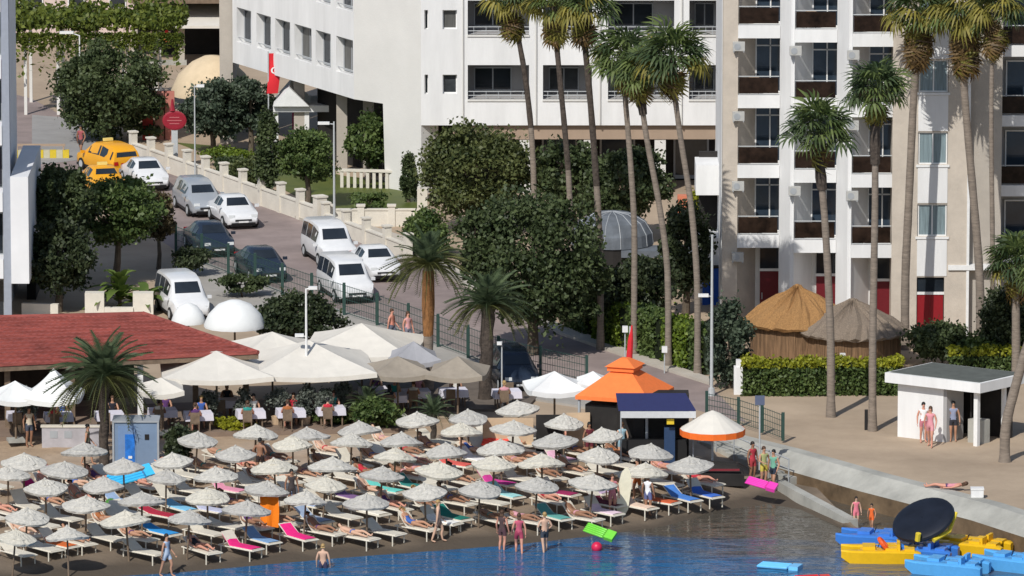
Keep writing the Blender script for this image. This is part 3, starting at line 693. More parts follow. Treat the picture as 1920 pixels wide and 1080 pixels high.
tree('conifer', 'small pointed conifer at the foot of the hotel corner', 766, 330, 22, 44, 380, 'dark', 35, 80, .14, .09, TR, 13, taper=.75)
tree('broadleaf_tree', 'dark green tree beside the left apartment balcony', 112, 375, 62, 62, 560, 'dark', 80, 90, .19, .16, TR, 14)
tree('broadleaf_tree', 'mid green tree below the taxis at the road side', 215, 392, 78, 62, 530, 'mid', 90, 90, .19, .16, TR, 15)
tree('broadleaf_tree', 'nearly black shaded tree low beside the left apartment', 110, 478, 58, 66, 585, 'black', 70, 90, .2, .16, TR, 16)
tree('broadleaf_tree', 'small brownish tree between the road and the green trees', 297, 405, 32, 42, 505, 'rust', 40, 80, .17, .1, TR, 17)
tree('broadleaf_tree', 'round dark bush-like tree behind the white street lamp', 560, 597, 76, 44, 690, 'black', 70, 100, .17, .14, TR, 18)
tree('dark_shrub', 'tall dark blue-green shrub beside the right street lamp', 1366, 645, 42, 74, 728, 'bluegreen', 60, 90, .17, .1, TR, 19, cat='shrub')
SH = 'shrubs and bushes'
for (nm, lb, cx, cy, rx, ry, b, k, sd) in [
    ('shrub','dark hedge bush hiding a parked car beside the road fence',362,484,34,18,520,'black',31),
    ('shrub','dark hedge bush left of the white cars along the fence',455,528,40,16,560,'dark',32),
    ('shrub','glossy dark shrub below the bright red hotel door',1765,640,55,32,690,'dark',33),
    ('shrub','low shrub between the red door and the right palm trunk',1842,655,42,28,700,'mid',34),
    ('shrub','dark shrub mass at the right edge behind the white hut',1888,610,42,66,700,'black',35),
    ('shrub','flowering yellowish shrub by the orange panel next to the pier',1318,395,32,34,450,'yellow',36),
    ('shrub','green shrub behind the small beach palm, left of it',705,772,40,24,806,'mid',37),
    ('shrub','dark shrub right of the blue beach cabin',335,838,24,32,878,'black',38),
    ('shrub','garden bush beside the tall grey lamp post',690,378,32,18,400,'mid',39),
    ('shrub','small bush inside the garden wall near the round tree',470,320,32,26,350,'olive',40),
    ('shrub','clipped bright green hedge block behind the garden wall',430,290,40,12,312,'hedge',41),
    ('shrub','dark bush below the clipped hedge block',432,312,30,18,332,'dark',42),
    ('shrub','bush at the corner of the garden wall',800,440,40,40,480,'mid',43),
    ('shrub','green creeper on the right balcony wing beside drooping palm',1905,195,26,30,690,'hedge',44),
    ('shrub','yellow flower bed in front of the restaurant tables',440,800,34,9,806,'yellow',45),
    ('shrub','low green plants before the restaurant terrace, right part',625,786,40,9,795,'mid',46),
    ('shrub','feathery grey-green plant at the right end of the restaurant',640,748,22,24,790,'grey',47),
    ('shrub','low planting under the tall palms by the hedge',1160,560,60,26,600,'hedge',48)]:
    if sd == 44: continue
    tree(nm, lb, cx, cy, rx, ry, b, k, max(14, int(rx*ry/28)), 80, .16, .05, SH, sd, cat='shrub', csig=.2)
for i, (x, y, w) in enumerate([(44,770,22),(390,757,15),(457,757,15),(520,752,15),(572,752,15),(610,752,14)]):
    t = tree('potted_olive', f'silvery potted shrub on the restaurant terrace, {ORD[i]} from left', x, y, w, w*1.5, 800 if i else 815, 'grey', 16, 70, .12, .04, 'potted shrubs on the terrace', 60+i, cat='potted plant', csig=.25)
    MB().lathe([(.18,-.02),(.26,.45),(.24,.45),(.2,.38),(0,.38)], 14).local('pot', M_TANWALL, t)
def big_leaf_plant(label, px, py, base, n, L, seed, kind='bright'):
    g = G(px, base); t = thing('banana_plant', label, 'plant', tuple(g), 0, SH); rng = random.Random(seed)
    for k in range(n):
        a = rng.uniform(0, 6.28); el = rng.uniform(.35,1.3); l = L*rng.uniform(.7,1.1); mb = MB(); z = rng.uniform(.3, L*.6)
        ring = []
        for j in range(6):
            q = j/5; w = .22*math.sin(math.pi*(q*.9+.08))+.015; rr = l*q*math.cos(el)*(1+.2*q); hh = z + l*(q*math.sin(el) - .55*q*q)
            c = Vector((rr*math.cos(a), rr*math.sin(a), max(.05,hh))); sd = Vector((-math.sin(a), math.cos(a), 0))*w
            ring += [c-sd+Vector((0,0,.05)), c, c+sd+Vector((0,0,.05))]
        fs = [(j*3+i, j*3+i+1, j*3+i+4, j*3+i+3) for j in range(5) for i in range(2)]
        mb.add(ring, fs).local('leaf', fol(kind), t, smooth=True)
    MB().tube([(0,0,-.05),(0,0,L*.7)], [.1,.06], 8).local('stem', M_BARK, t)
big_leaf_plant('bright banana-like plant with broad leaves above the gate posts', 225, 500, 582, 26, 2.0, 3)
big_leaf_plant('yellowish broad-leaved plant left of the white parked van', 275, 520, 586, 16, 1.5, 4)

# ------------------------------------------------------------------ hedges
def hedge(label, a, b, h, th, kind, seed, top=None):
    a, b = Vector(a), Vector(b); d = b-a; L = d.length; u = d/L; nrm = Vector((-u.y,u.x,0)); rng = np.random.default_rng(seed)
    t = thing('hedge', label, 'hedge', tuple(a), 0, 'clipped hedges')
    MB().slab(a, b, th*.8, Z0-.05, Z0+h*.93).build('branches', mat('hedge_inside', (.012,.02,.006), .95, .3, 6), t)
    n = int(L*h*330+L*th*300); q = rng.random((n,3)); side = rng.random(n)
    uu = q[:,0]*L; vv = np.where(side < .62, -.5, np.where(side < .7, .5, q[:,1]-.5))*th; hh = np.where(side < .7, q[:,2], 1.0)*h
    endm = rng.random(n) < .06; uu = np.where(endm, np.where(q[:,1] < .5, 0, L), uu); vv = np.where(endm, (q[:,0]-.5)*th, vv)
    uu = uu + rng.normal(0,.05,n); vv = vv + rng.normal(0,.07,n); hh = hh + rng.normal(0,.06,n) + .06*np.sin(uu*2.3+seed)*(hh > h*.8) + .04*np.sin(uu*5.1)*(hh > h*.8)
    c = np.array(a)[None]+np.outer(uu, np.array(u))+np.outer(vv, np.array(nrm)); c[:,2] = Z0+np.maximum(hh,.02)
    low = hh < h*.86
    if top:
        leaves('foliage', c[low], .11, fol(kind), t, seed); f = leaves('top_growth', c[~low], .11, fol(top), t, seed+1); f['label'] = 'yellow-green fresh growth along the top'
    else: leaves('foliage', c, .13, fol(kind), t, seed)
hedge('long low clipped hedge with yellow-green top left of the white hut', G(1392,738), G(1555,738), 1.45, 1.2, 'mid', 1, 'yellow')
hedge('clipped hedge with yellow-green top directly left of the white hut', G(1567,737), G(1690,737), 1.45, 1.2, 'mid', 2, 'yellow')
hedge('hedge with yellow top behind the white hut', G(1780,712), G(1960,712), 1.35, 1.0, 'mid', 3, 'yellow')
for i, (x0,y0,x1,y1) in enumerate([(1080,628,1120,644),(1132,650,1180,668),(1196,672,1246,690),(1262,694,1306,708),(1314,708,1336,716)]):
    hedge(f'tall bright green hedge block behind the palm row, {ORD[i]} from left', G(x0,y0-14), G(x1,y1-14), 2.0, 1.1, 'hedge' if i % 2 else 'mid', 10+i)

# ------------------------------------------------------------------ palms
def fan_mesh(name, m, seed, droop, rad=.70, pet=.78):
    rng = random.Random(seed); mb = MB(); n = 17
    mb.tube([(0,0,0),(pet*.55,0,.06),(pet,0,-.02*droop)], [.024,.018,.012], 5)
    c = Vector((pet,0,0))
    for k in range(n):
        a = R(-118+236*k/(n-1)); l = rad*rng.uniform(.8,1.12)*(1-.12*abs(a)/2.2); w = .048
        d = Vector((math.cos(a), math.sin(a), 0)); sd = Vector((-d.y, d.x, 0)); f = .05*(1 if k % 2 else -1)
        p1 = c + d*l*.5 + Vector((0,0,.07+f-.04*droop)); p2 = c + d*l*.78 + Vector((0,0,.02-.16*droop)); p3 = c + d*l*.98 + Vector((0,0,-.10-.34*droop*rng.uniform(.6,1.4)))
        mb.add([c, p1-sd*w, p1+sd*w, p2-sd*w*.7, p2+sd*w*.7, p3], [(0,1,2),(1,3,4,2),(3,5,4)])
    return mb.mesh(name, m)
M_FAN = leafmat('fan_green', (.045,.08,.022), (.19,.24,.075), .35); M_FAND = leafmat('fan_dark_green', (.025,.05,.02), (.11,.15,.06), .3); M_FANY = leafmat('fan_yellowing', (.13,.13,.025), (.36,.31,.07), .35); M_FANB = leafmat('fan_dead', (.07,.045,.022), (.25,.155,.055), .2)
FANS = [fan_mesh('frond', M_FAN, 1, .3), fan_mesh('frond', M_FAND, 2, .5), fan_mesh('frond', M_FAN, 3, .8), fan_mesh('frond', M_FAND, 6, .2)]
FANY = [fan_mesh('frond', M_FANY, 4, 1.1)]; FANB = [fan_mesh('dead_frond', M_FANB, 5, 1.2)]
def washingtonia(label, pts, base_py, crown_px, R_px, yellow=.15, dead=8, n=34, seed=0, thick=.17, dark_top=False, droop=0.0, dark_up=0.0):
    """pts: trunk pixels top to bottom; base_py where it meets the ground"""
    bx, _ = pts[-1]; g = G(bx, base_py); Y = g.y; s = scl(g); rng = random.Random(seed)
    t = thing('fan_palm', label, 'palm tree', tuple(g), 0, 'tall fan palms')
    P = [V(px, py, Y) for px, py in pts][::-1]
    P = [Vector((g.x, g.y, Z0-.1))] + [p for p in P if p.z > Z0+.4]
    path = []
    for a, b in zip(P, P[1:]):
        for k in range(4): path.append(a.lerp(b, k/4))
    path.append(P[-1]); n_ = len(path)
    # smooth
    for _ in range(2): path = [path[0]] + [(path[i-1]+path[i]*2+path[i+1])/4 for i in range(1,n_-1)] + [path[-1]]
    rad = [thick*(1.35 if i == 0 else 1.0-.22*i/n_)*(1+.05*(i%2)) for i in range(n_)]
    MB().tube(path, rad, 10).build('trunk', M_TRUNK, t, smooth=True)
    c = V(crown_px[0], crown_px[1], Y); top = P[-1]
    if dark_up:
        k = int(n_*dark_up); MB().tube(path[k:], [r*1.04+.004*(i%2) for i, r in enumerate(rad[k:])], 10).build('upper_trunk', M_TRUNKD, t, smooth=True)['label'] = 'dark fibrous upper trunk'
    MB().tube([top, top.lerp(c,.5), c], [thick*.8, thick*1.5, thick*.8], 8).build('leaf_bases', M_TRUNKD, t)
    if dark_top:
        k = int(n_*.84); MB().tube(path[k:], [r*1.45+.03*(i%2) for i, r in enumerate(rad[k:])], 9).build('old_leaf_sheath', M_TRUNKD, t)
    sc = R_px/s/1.28; o = Vector(c)-Vector(g)
    def frond(me, el, az, sca, nm='frond', dz=0.0):
        f = link(nm, me, t, tuple(o + Vector((0,0,rng.uniform(-.15,.15)-dz))), (rng.uniform(-.4,.4), -el, az)); f.scale = (sca,)*3; return f
    for k in range(n):
        q = (k+.5)/n; el = math.asin(1-q*1.38)-droop; az = k*2.39996+rng.uniform(-.3,.3); sca = sc*rng.uniform(.85,1.12)
        frond(rng.choice(FANY) if rng.random() < yellow*(.3+q) else rng.choice(FANS), el, az, sca)
    for k in range(dead): frond(FANB[0] if rng.random() < .6 else FANY[0], R(-62-rng.uniform(0,22)), rng.uniform(0,6.28), sc*rng.uniform(.7,1.0), 'dead_frond', rng.uniform(0, .035*dead))
washingtonia('leftmost tall fan palm with dark upper trunk before the white hotel', [(966,40),(985,140),(996,240),(1001,330)], 470, (962,6), 60, .45, 14, 30, 1, .15, dark_up=.5)
washingtonia('tall fan palm, second from left, with yellow-brown skirt of leaves', [(1041,58),(1055,200),(1066,320),(1070,420)], 520, (1040,12), 60, .5, 20, 30, 2, .15, dark_up=.5)
washingtonia('tall fan palm, third from left, trunk reaching down past the grey dome', [(1094,55),(1108,200),(1119,350),(1126,480)], 655, (1096,14), 62, .35, 14, 30, 3, .16, dark_up=.5)
washingtonia('fan palm with full green crown in front of the arcade', [(1172,180),(1182,300),(1190,420),(1189,560)], 668, (1176,112), 74, .12, 6, 30, 4, .15)
washingtonia('leaning fan palm with rough black upper trunk beside the full green palm', [(1200,170),(1212,260),(1236,380),(1253,500)], 690, (1205,138), 60, .08, 4, 30, 5, .15, True)
washingtonia('fan palm leaning over the hotel corner, right one of the green crowns', [(1264,170),(1276,260),(1296,380),(1308,520)], 704, (1262,112), 74, .15, 8, 30, 6, .15)
washingtonia('middle-height fan palm before the red doors and thatched hut', [(1537,310),(1546,400),(1553,520),(1558,640)], 782, (1536,250), 74, .04, 4, 30, 7, .18, True)
washingtonia('fan palm with dark green crown between the two balcony bays', [(1641,235),(1641,380),(1638,540),(1636,650)], 808, (1644,172), 66, .03, 6, 30, 8, .17, True)
washingtonia('tall fan palm with long hanging brown skirt left of the window column', [(1720,60),(1712,200),(1704,380),(1697,520)], 655, (1722,22), 66, .45, 38, 32, 9, .2, droop=.1)
washingtonia('tall fan palm with yellow hanging leaves right of the window column', [(1800,70),(1812,220),(1826,380),(1838,520)], 668, (1812,26), 68, .55, 42, 32, 10, .2, droop=.15)
washingtonia('tall fan palm crown hanging into the top right corner', [(1862,40),(1858,200),(1860,380),(1862,520)], 690, (1866,18), 58, .45, 28, 28, 12, .12, droop=.15)
washingtonia('fan palm with low green crown at the right edge', [(1904,545),(1905,600)], 720, (1906,500), 66, .05, 4, 38, 11, .2)
washingtonia('fan palm with leaning trunk standing on the sand at the right edge', [(1962,560),(1928,640),(1905,720),(1884,800)], 866, (1972,520), 66, .1, 4, 30, 13, .22)

def pinnate_mesh(name, m, seed, L=2.2, arch=.55):
    rng = random.Random(seed); mb = MB(); pts = []
    for j in range(9):
        q = j/8; pts.append(Vector((L*q*(1-.12*q), 0, L*(.28*q-arch*q*q))))
    mb.tube(pts, [.03*(1-.8*j/8)+.004 for j in range(9)], 5)
    N = 26
    for k in range(N):
        q = .14+.86*k/(N-1); i = min(7, int(q*8)); f = q*8-i; c = pts[i].lerp(pts[i+1], f); l = .42*math.sin(math.pi*(.15+.8*q))+.08
        for sgn in (-1,1):
            d = Vector((.55, sgn*.8, .12-.35*q)).normalized(); e = c + d*l*rng.uniform(.85,1.1) + Vector((0,0,-.05)); w = Vector((.03,0,.008))
            mb.add([c-w, c+w, e], [(0,1,2)])
    return mb.mesh(name, m)
M_DATE = leafmat('date_frond', (.035,.06,.03), (.13,.175,.085), .25); M_DATEY = leafmat('date_frond_olive', (.05,.06,.02), (.17,.18,.06), .15)
PIN = [pinnate_mesh('frond', M_DATE, 1), pinnate_mesh('frond', M_DATE, 2, 2.2, .75), pinnate_mesh('frond', M_DATEY, 3, 2.1, .9)]
def date_palm(label, px, base, cpy, R_px, n, seed, thick=.24, bark=None, kinds=(0,1,2), cpx=None, boot=None):
    g = at(px, base) if base > 790 else G(px, base); Y = g.y; s = scl(g); c = V(cpx or px, cpy, Y); t = thing('date_palm', label, 'palm tree', tuple(g), 0, 'feather palms'); rng = random.Random(seed)
    path = [g+Vector((0,0,-.1))]+[g.lerp(c, k/8)+Vector((.03*math.sin(k*2),0,0)) for k in range(1,9)]
    MB().tube(path, [thick*(1.15 if k == 0 else .95)+.03*(k%2) for k in range(9)], 10).build('trunk', bark or M_TRUNKD, t, smooth=True)
    if boot: MB().tube([g.lerp(c,.45), g.lerp(c,.7), g.lerp(c,.97)], [thick*1.05, thick*1.35, thick*1.2], 10).build('leaf_bases', boot, t, smooth=True)
    sc = R_px/s/2.1; o = c-g
    for k in range(n):
        q = (k+.5)/n; el = math.asin(1-q*1.32); az = k*2.39996+rng.uniform(-.25,.25)
        f = link('frond', PIN[kinds[min(len(kinds)-1, int(q*len(kinds)+rng.uniform(-.3,.3)) if q > .1 else 0)]], t, tuple(o), (rng.uniform(-.3,.3), -el-.15, az)); f.scale = (sc*rng.uniform(.85,1.1),)*3
date_palm('bushy date palm in front of the red-roofed restaurant', 195, 872, 712, 102, 74, 1, .2)
date_palm('feather palm with orange fibrous trunk at the end of the road', 803, 735, 500, 84, 62, 2, .22, M_TRUNK, (0,2,2), boot=M_ORANGEBARK)
date_palm('feather palm with thick dark trunk below the large dark tree', 909, 752, 575, 84, 62, 3, .3, M_TRUNKD, (0,1,2), cpx=915)
date_palm('small beach palm with black trunk among the back parasols', 813, 838, 775, 44, 34, 4, .12, M_TRUNKD, (0,1))
date_palm('low feather palm behind the right end of the restaurant planting', 690, 800, 762, 52, 30, 5, .12, M_TRUNKD, (0,0,2))

# ------------------------------------------------------------------ garden wall, fence, posts
def garden_wall():
    A, B, C, D = G(250,300), G(600,424), G(765,488), G(792,424)
    t = thing('garden_wall', 'pale stepped garden wall with square pillars along the road', 'wall', tuple(A))
    def run(p, q, n, hp, hw, wide=()):
        for k in range(n):
            a, b = p.lerp(q, k/n), p.lerp(q, (k+1)/n)
            MB().slab(a, b, .22, Z0-.1, Z0+hw).build('panel', M_WALLP, t)
            MB().slab(a, b, .3, Z0+hw+.002, Z0+hw+.07).build('coping', M_WALLP, t)
        for k in range(n+1):
            c = p.lerp(q, k/n); w = .52 if k in wide else .34
            o = MB().cbox((c.x, c.y, Z0+hp/2-.05), (w, w, hp+.1), math.atan2((q-p).y,(q-p).x)).build('pillar', M_WALLP, t)
            MB().cbox((c.x, c.y, Z0+hp+.04), (w+.1, w+.1, .08), math.atan2((q-p).y,(q-p).x)).build('cap', M_WALLP, o)
    run(A, B, 10, 1.45, .85, (10,)); run(B+Vector((.5,0,0)), D, 3, 1.0, .8); run(B+Vector((.3,-.7,0)), C, 4, 1.25, .7)
    w = MB().cbox((D.x, D.y, Z0+.9), (.5,.5,2.0)).build('pillar', M_WALLP, t)
    t = thing('garden_wall', 'small pale balustrade terrace in front of the hotel pillars', 'wall', tuple(G(700,352)))
    a, b = G(635,352), G(780,356)
    for k in range(12):
        c = a.lerp(b, (k+.5)/12); MB().cbox((c.x,c.y,Z0+.4), (.16,.16,.9)).build('baluster', M_WALLP, t)
    MB().slab(a,b,.25,Z0+.86,Z0+.98).build('rail', M_WALLP, t)
garden_wall()
def fence(label, px_pts, n, h, tall_mesh=True):
    P = [G(*p, Z0+.1) for p in px_pts]; t = thing('fence', label, 'fence', tuple(P[0]), 0, 'dark green wire fences')
    seg = [0]; 
    for a, b in zip(P, P[1:]): seg.append(seg[-1]+(b-a).length)
    def pt(q):
        d = q*seg[-1]
        for i in range(len(P)-1):
            if d <= seg[i+1]+1e-6: return P[i].lerp(P[i+1], (d-seg[i])/(seg[i+1]-seg[i]))
        return P[-1]
    ps = [pt(k/n) for k in range(n+1)]
    for p in ps: MB().cbox((p.x,p.y,p.z+h/2), (.13,.13,h)).build('post', M_DKGREEN, t)
    for a, b in zip(ps, ps[1:]):
        w = MB(); d = b-a; L = d.length
        for k in range(5): w.tube([a+Vector((0,0,.12+k*(h-.24)/4)), b+Vector((0,0,.12+k*(h-.24)/4))], .014, 4, False)
        m = int(L/.16)
        for k in range(1, m): 
            q = a.lerp(b, k/m); w.tube([q+Vector((0,0,.08)), q+Vector((0,0,h-.08))], .009, 3, False)
        w.build('mesh_panel', M_DKGREEN, t)
fence('dark green wire fence between the road and the seaside terrace', [(330,478),(560,564),(740,620),(950,698),(1100,730)], 13, 1.5)
fence('dark green wire fence beside the promenade right of the kiosk', [(1325,785),(1400,800),(1468,826)], 3, 1.2)

def lamp(label, px, base, top, arms, r=.07, m=None, onb=False):
    g = at(px, base) if onb else G(px, base); t = thing('street_lamp', label, 'street lamp', tuple(g), 0, 'street lamps'); Y = g.y
    zt = V(px, top, Y).z - g.z
    MB().tube([(0,0,-.05),(0,0,zt*.5),(0,0,zt)], [r,r*.8,r*.6], 10).local('pole', m or M_STEEL, t, True)
    MB().tube([(0,0,0),(0,0,.35)], [r*2,r*1.7], 10).local('base', m or M_STEEL, t)
    for dx, py in arms:
        z = V(px, py, Y).z - g.z; s = scl(g); d = dx/s
        MB().tube([(0,0,min(z,zt)-.03),(d*.55,0,z+.02)], .03, 6).local('arm', m or M_STEEL, t)
        h = MB(); h.cbox((d*.8,0,z+.03), (abs(d)*.75+.1,.24,.12)); h.local('lamp_head', M_FRAMEW, t)
lamp('tall white street lamp rising in front of the cream restaurant umbrellas', 575, 790, 541, [(16,541),(-16,630)], .07, M_FRAMEW)
lamp('white street lamp right of the palm row next to the blue cabin', 1334, 742, 440, [(-20,555)], .08)
lamp('tall grey street lamp at the garden wall in front of the hotel', 627, 436, 228, [(-24,232)], .07)
lamp('grey lamp pole beside the red round sign', 366, 345, 160, [(14,162)], .05)
lamp('bent-arm street lamp in front of the vine pergola', 151, 262, 66, [(-30,62)], .06, M_FRAMEW)
lamp('slim grey pole lamp left of the white beach umbrella', 941, 772, 640, [(-6,645)], .045)
# white gate pillar and small sign
g = G(1387,738); t = thing('gate_pillar', 'white square pillar with lantern cap left of the long hedge', 'pillar', tuple(g))
MB().box((-.26,-.26,-.05),(.26,.26,1.2)).local('shaft', M_WHITE, t); MB().box((-.17,-.17,1.2),(.17,.17,1.5)).local('lantern', M_FRAMEW, t)
g = G(1424,868); t = thing('sign_post', 'thin sign post with small dark blue plate above the promenade slope', 'sign', tuple(g))
MB().tube([(0,0,-.3),(0,0,2.75)], .035, 8).local('pole', M_STEEL, t); MB().box((-.2,-.06,2.45),(.2,-.036,2.85)).local('plate', plain('slate_blue', (.10,.12,.19)), t)
g = G(1634,803); t = tag(MB().cbox((0,0,.42),(.14,.14,.9)).build('bollard', M_BLACK, origin=(0,0,0)), 'short dark bollard beside the second promenade palm trunk', 'bollard'); t.location = G(1624,806)
# white square lantern posts along hedge
for i, (px, py) in enumerate([(1172,617),(1246,655),(1580,668)]):
    Yh = G(px, 700).y; p = V(px, py, Yh); t = thing('garden_lamp', ['white cube garden lamp left of the red closed parasol','white cube garden lamp between two hedge blocks','white cube garden lamp above the long clipped hedge'][i], 'garden lamp', (p.x, p.y, Z0), 0, 'cube garden lamps')
    MB().tube([(0,0,-.05),(0,0,p.z-Z0)], .03, 6).local('pole', M_STEEL, t); MB().cbox((0,0,p.z-Z0),(.24,.24,.26)).local('globe', M_FRAMEW, t)
# red round sign, red banner
g = G(328,318); t = thing('round_sign', 'dark red oval sign with finial on a pale post by the road', 'sign', tuple(g)); s = scl(g); z = V(328,225,g.y).z-Z0
MB().box((-.16,-.12,-.05),(.16,.12,z-.4)).local('post', M_STEEL, t)
mb = MB(); n = 28
mb.loft([[(.62*k*math.cos(2*math.pi*i/n), y, z+.5*k*math.sin(2*math.pi*i/n)) for i in range(n)] for y, k in ((-.17,.86),(-.15,1),(-.05,1),(-.03,.86))]); mb.local('plate', plain('dark_red', (.28,.015,.03), .4), t)
mb = MB()
for k in range(3): mb.cbox((0,-.182,z+.16-.16*k),(.75-.12*abs(k-1)*2,.01,.05))
mb.local('lettering', plain('faded_rose', (.45,.12,.13)), t)
MB().tube([(-.1,-.1,z+.5),(-.1,-.1,z+.75),(-.1,-.1,z+1.1)], [.16,.1,.05], 8).local('finial', plain('dark_red', (.28,.015,.03)), t)
p = V(516,138,384); t = thing('banner', 'red vertical flag hanging before the hotel wing', 'flag', (p.x, p.y, Z0))
zt = V(516,100,384).z-Z0; zb_ = V(516,175,384).z-Z0
MB().tube([(-.36,0,-.05),(-.36,0,zt+.1)], .035, 8).local('pole', M_STEEL, t)
mb = MB(); N = 12
for k in range(N+1):
    q = k/N; z = zt+(zb_-zt)*q; dx = -.12*q*q
    mb.v += [(-.33+dx, .06*math.sin(q*5), z), (-.02+dx, -.05+.08*math.sin(q*5+1), z), (.30+dx*1.4, .06*math.sin(q*5+2), z)]
for k in range(N):
    for j in range(2): mb.f.append([k*3+j, k*3+j+1, k*3+j+4, k*3+j+3]); mb.m.append(0)
mb.local('cloth', M_REDF, t, True)
mb = MB(); zc = zt+(zb_-zt)*.42
ring = [(.17*math.cos(a), .17*math.sin(a)) for a in [R(50+260*i/14) for i in range(15)]]; inn = [(.05+.13*math.cos(a), .13*math.sin(a)) for a in [R(60+240*i/14) for i in range(15)]]
vs = [(x-.05,-.10,zc+y) for x,y in ring]+[(x-.05,-.10,zc+y) for x,y in inn]; mb.add(vs, [(i,i+1,16+i,15+i) for i in range(14)]); mb.local('crescent', M_CANVASW, t)

# entrance canopy
def canopy():
    g = G(570, 330); Y = 383.0; x0, x1 = V(512,200,Y).x, V(641,200,Y).x; zb, zt = V(570,210,Y).z, V(570,198,Y).z
    t = thing('entrance_canopy', 'white flat entrance canopy with small gabled front below the banner', 'canopy', (x0, Y, Z0))
    MB().box((x0, Y, zb), (x1, Y+3.5, zt)).build('roof_slab', M_WHITE, t)
    xm = V(543,200,Y).x; za = V(543,163,Y).z
    MB().add([(x0,Y-.3,zt),(xm,Y-.3,za),(V(580,200,Y).x,Y-.3,zt),(x0,Y+3,zt),(xm,Y+3,za),(V(580,200,Y).x,Y+3,zt)], [(0,1,2),(3,5,4),(0,3,4,1),(1,4,5,2)]).build('gable', M_CANVASW, t)
    for px in (517, 575, 636):
        x = V(px,200,Y).x; MB().box((x-.12,Y+.2,Z0-.1),(x+.12,Y+.44,zb)).build('post', M_FRAMEW, t)
    MB().box((V(545,200,Y).x,Y+2.4,zb-1.3),(V(562,200,Y).x,Y+2.46,zb-.4)).build('poster', plain('magenta_poster', (.3,.03,.12)), t)
canopy()
# beige domed tent
p = G(400,262); Y = p.y+5
t = thing('tent', 'large beige domed tent roof left of the hotel wing', 'tent', (V(398,200,Y).x, Y, Z0)); zr = V(398,168,Y).z-Z0; za = V(398,103,Y).z-Z0; rr = 2.2
mb = MB(); mb.lathe([(rr*1.02,zr-.25),(rr,zr),(rr*.82,zr+(za-zr)*.45),(rr*.5,zr+(za-zr)*.8),(rr*.2,zr+(za-zr)*.97),(.02,za)], 20); mb.local('roof', mat('beige_canvas', (.62,.5,.34), .9, .08, 2), t, True)
for k in range(6): 
    a = k*math.pi/3; MB().tube([(rr*.95*math.cos(a),rr*.95*math.sin(a),-.05),(rr*.95*math.cos(a),rr*.95*math.sin(a),zr)], .05, 6).local('post', M_STEEL, t)
# pinkish red stalls under tent
t = thing('menu_stand', 'red and pink menu stand behind the street tree', 'stand', tuple(G(300,262)))
for i, (px, c) in enumerate([(277,(.6,.05,.04)),(300,(.5,.22,.17)),(318,(.48,.18,.14))]):
    x = (px-300)/36; MB().box((x-.28,-.1,-.05),(x+.28,.1,2.6)).local('panel', plain('menu_red%d' % i, c), t)
# striped barrier at road junction
t = thing('barrier', 'long yellow striped road barrier at the junction on the left', 'barrier', tuple(G(76,296)))
for k in range(9):
    x = (-54+k*12)/36; MB().box((x,-.14,-.02),(x+.325,.14,.42)).local('block', plain('barrier_yellow', (.62,.46,.03)) if k % 2 == 0 else plain('barrier_pale', (.5,.47,.33)), t)
MB().box((-1.3,-.05,.62),(1.3,.05,.74)).local('rail', M_BROWN, t)
for x in (-1.2,0,1.2): MB().box((x-.04,-.04,.42),(x+.04,.04,.62)).local('upright', M_BROWN, t)
# grey dome
g = G(1150,560); Y = g.y+4; c = V(1148,460,Y); t = thing('dome_roof', 'grey metal barrel dome half hidden behind the palm trunks', 'dome', (c.x, Y, Z0)); zr = V(1148,455,Y).z-Z0; za = V(1148,396,Y).z-Z0; w = 78/scl(c)
mb = MB(); mb.lathe([(w,zr-.02),(w*.97,zr+(za-zr)*.35),(w*.8,zr+(za-zr)*.7),(w*.45,zr+(za-zr)*.94),(.03,za)], 24); mb.local('roof', mat('grey_sheet', (.12,.135,.155), .85, .3, 1.5, spec=.2), t)
MB().lathe([(w*.96,-.1),(w*.96,zr)], 24).local('wall', M_DARK, t); MB().box((w*.2,-w-.2,zr-.35),(w*1.9,-w*.2,zr-.05)).local('eave', mat('grey_sheet', (.12,.135,.155), .85, .3, 1.5, spec=.2), t)
for k in range(8):
    a = R(180+22.5*k+11); MB().tube([(w*math.cos(a)*q, w*math.sin(a)*q, zr+(za-zr)*h+.01) for q, h in ((1.0,0),(.97,.35),(.8,.7),(.45,.94),(.03,1))], .02, 5).local('rib', M_GREYM, t)
t = tag(MB().cbox((0,0,.45),(.65,.5,.95)).build('salmon_panel', plain('salmon', (.62,.2,.11)), origin=(0,0,0)), 'salmon orange box panel between palm trunk and white terraces', 'panel'); p = V(1283,384,G(1283,500).y); t.location = p - Vector((0,0,.45))
tag(t, 'salmon orange box panel between palm trunk and white terraces', 'panel')

# ------------------------------------------------------------------ thatched huts
def thatch_hut(label, apex, rim_y, half, base, m, seed):
    g = G(apex[0], base); s = scl(g); Y = g.y; t = thing('thatched_hut', label, 'hut', tuple(g), 0, 'thatched huts'); rng = random.Random(seed)
    zr = V(apex[0], rim_y, Y).z-Z0; za = V(apex[0], apex[1], Y).z-Z0; w = half/s
    mb = MB(); mb.lathe([(w*.98,zr-.18),(w*1.02,zr-.05),(w*.72,zr+(za-zr)*.36),(w*.4,zr+(za-zr)*.64),(w*.12,zr+(za-zr)*.86),(.1,za-.05)], 60, jit=.16, rng=rng); mb.lathe([(.14,za-.25),(.15,za-.05),(.1,za+.02),(0.01,za+.05)], 10); mb.local('roof', m, t)
    for k in range(44):
        a = 2*math.pi*k/44; q = w*.86; o = MB(); o.cbox((0,0,zr/2-.05),(.30,.06,zr+.05)); p = o.local('reed_panel', M_REEDW, t); p.location = (q*math.cos(a), q*math.sin(a), rng.uniform(-.03,.03)); p.rotation_euler = (rng.uniform(-.03,.03), 0, a+math.pi/2)
    MB().tube([(0,0,-.05),(0,0,za-.2)], .1, 8).local('centre_post', M_WOOD, t)
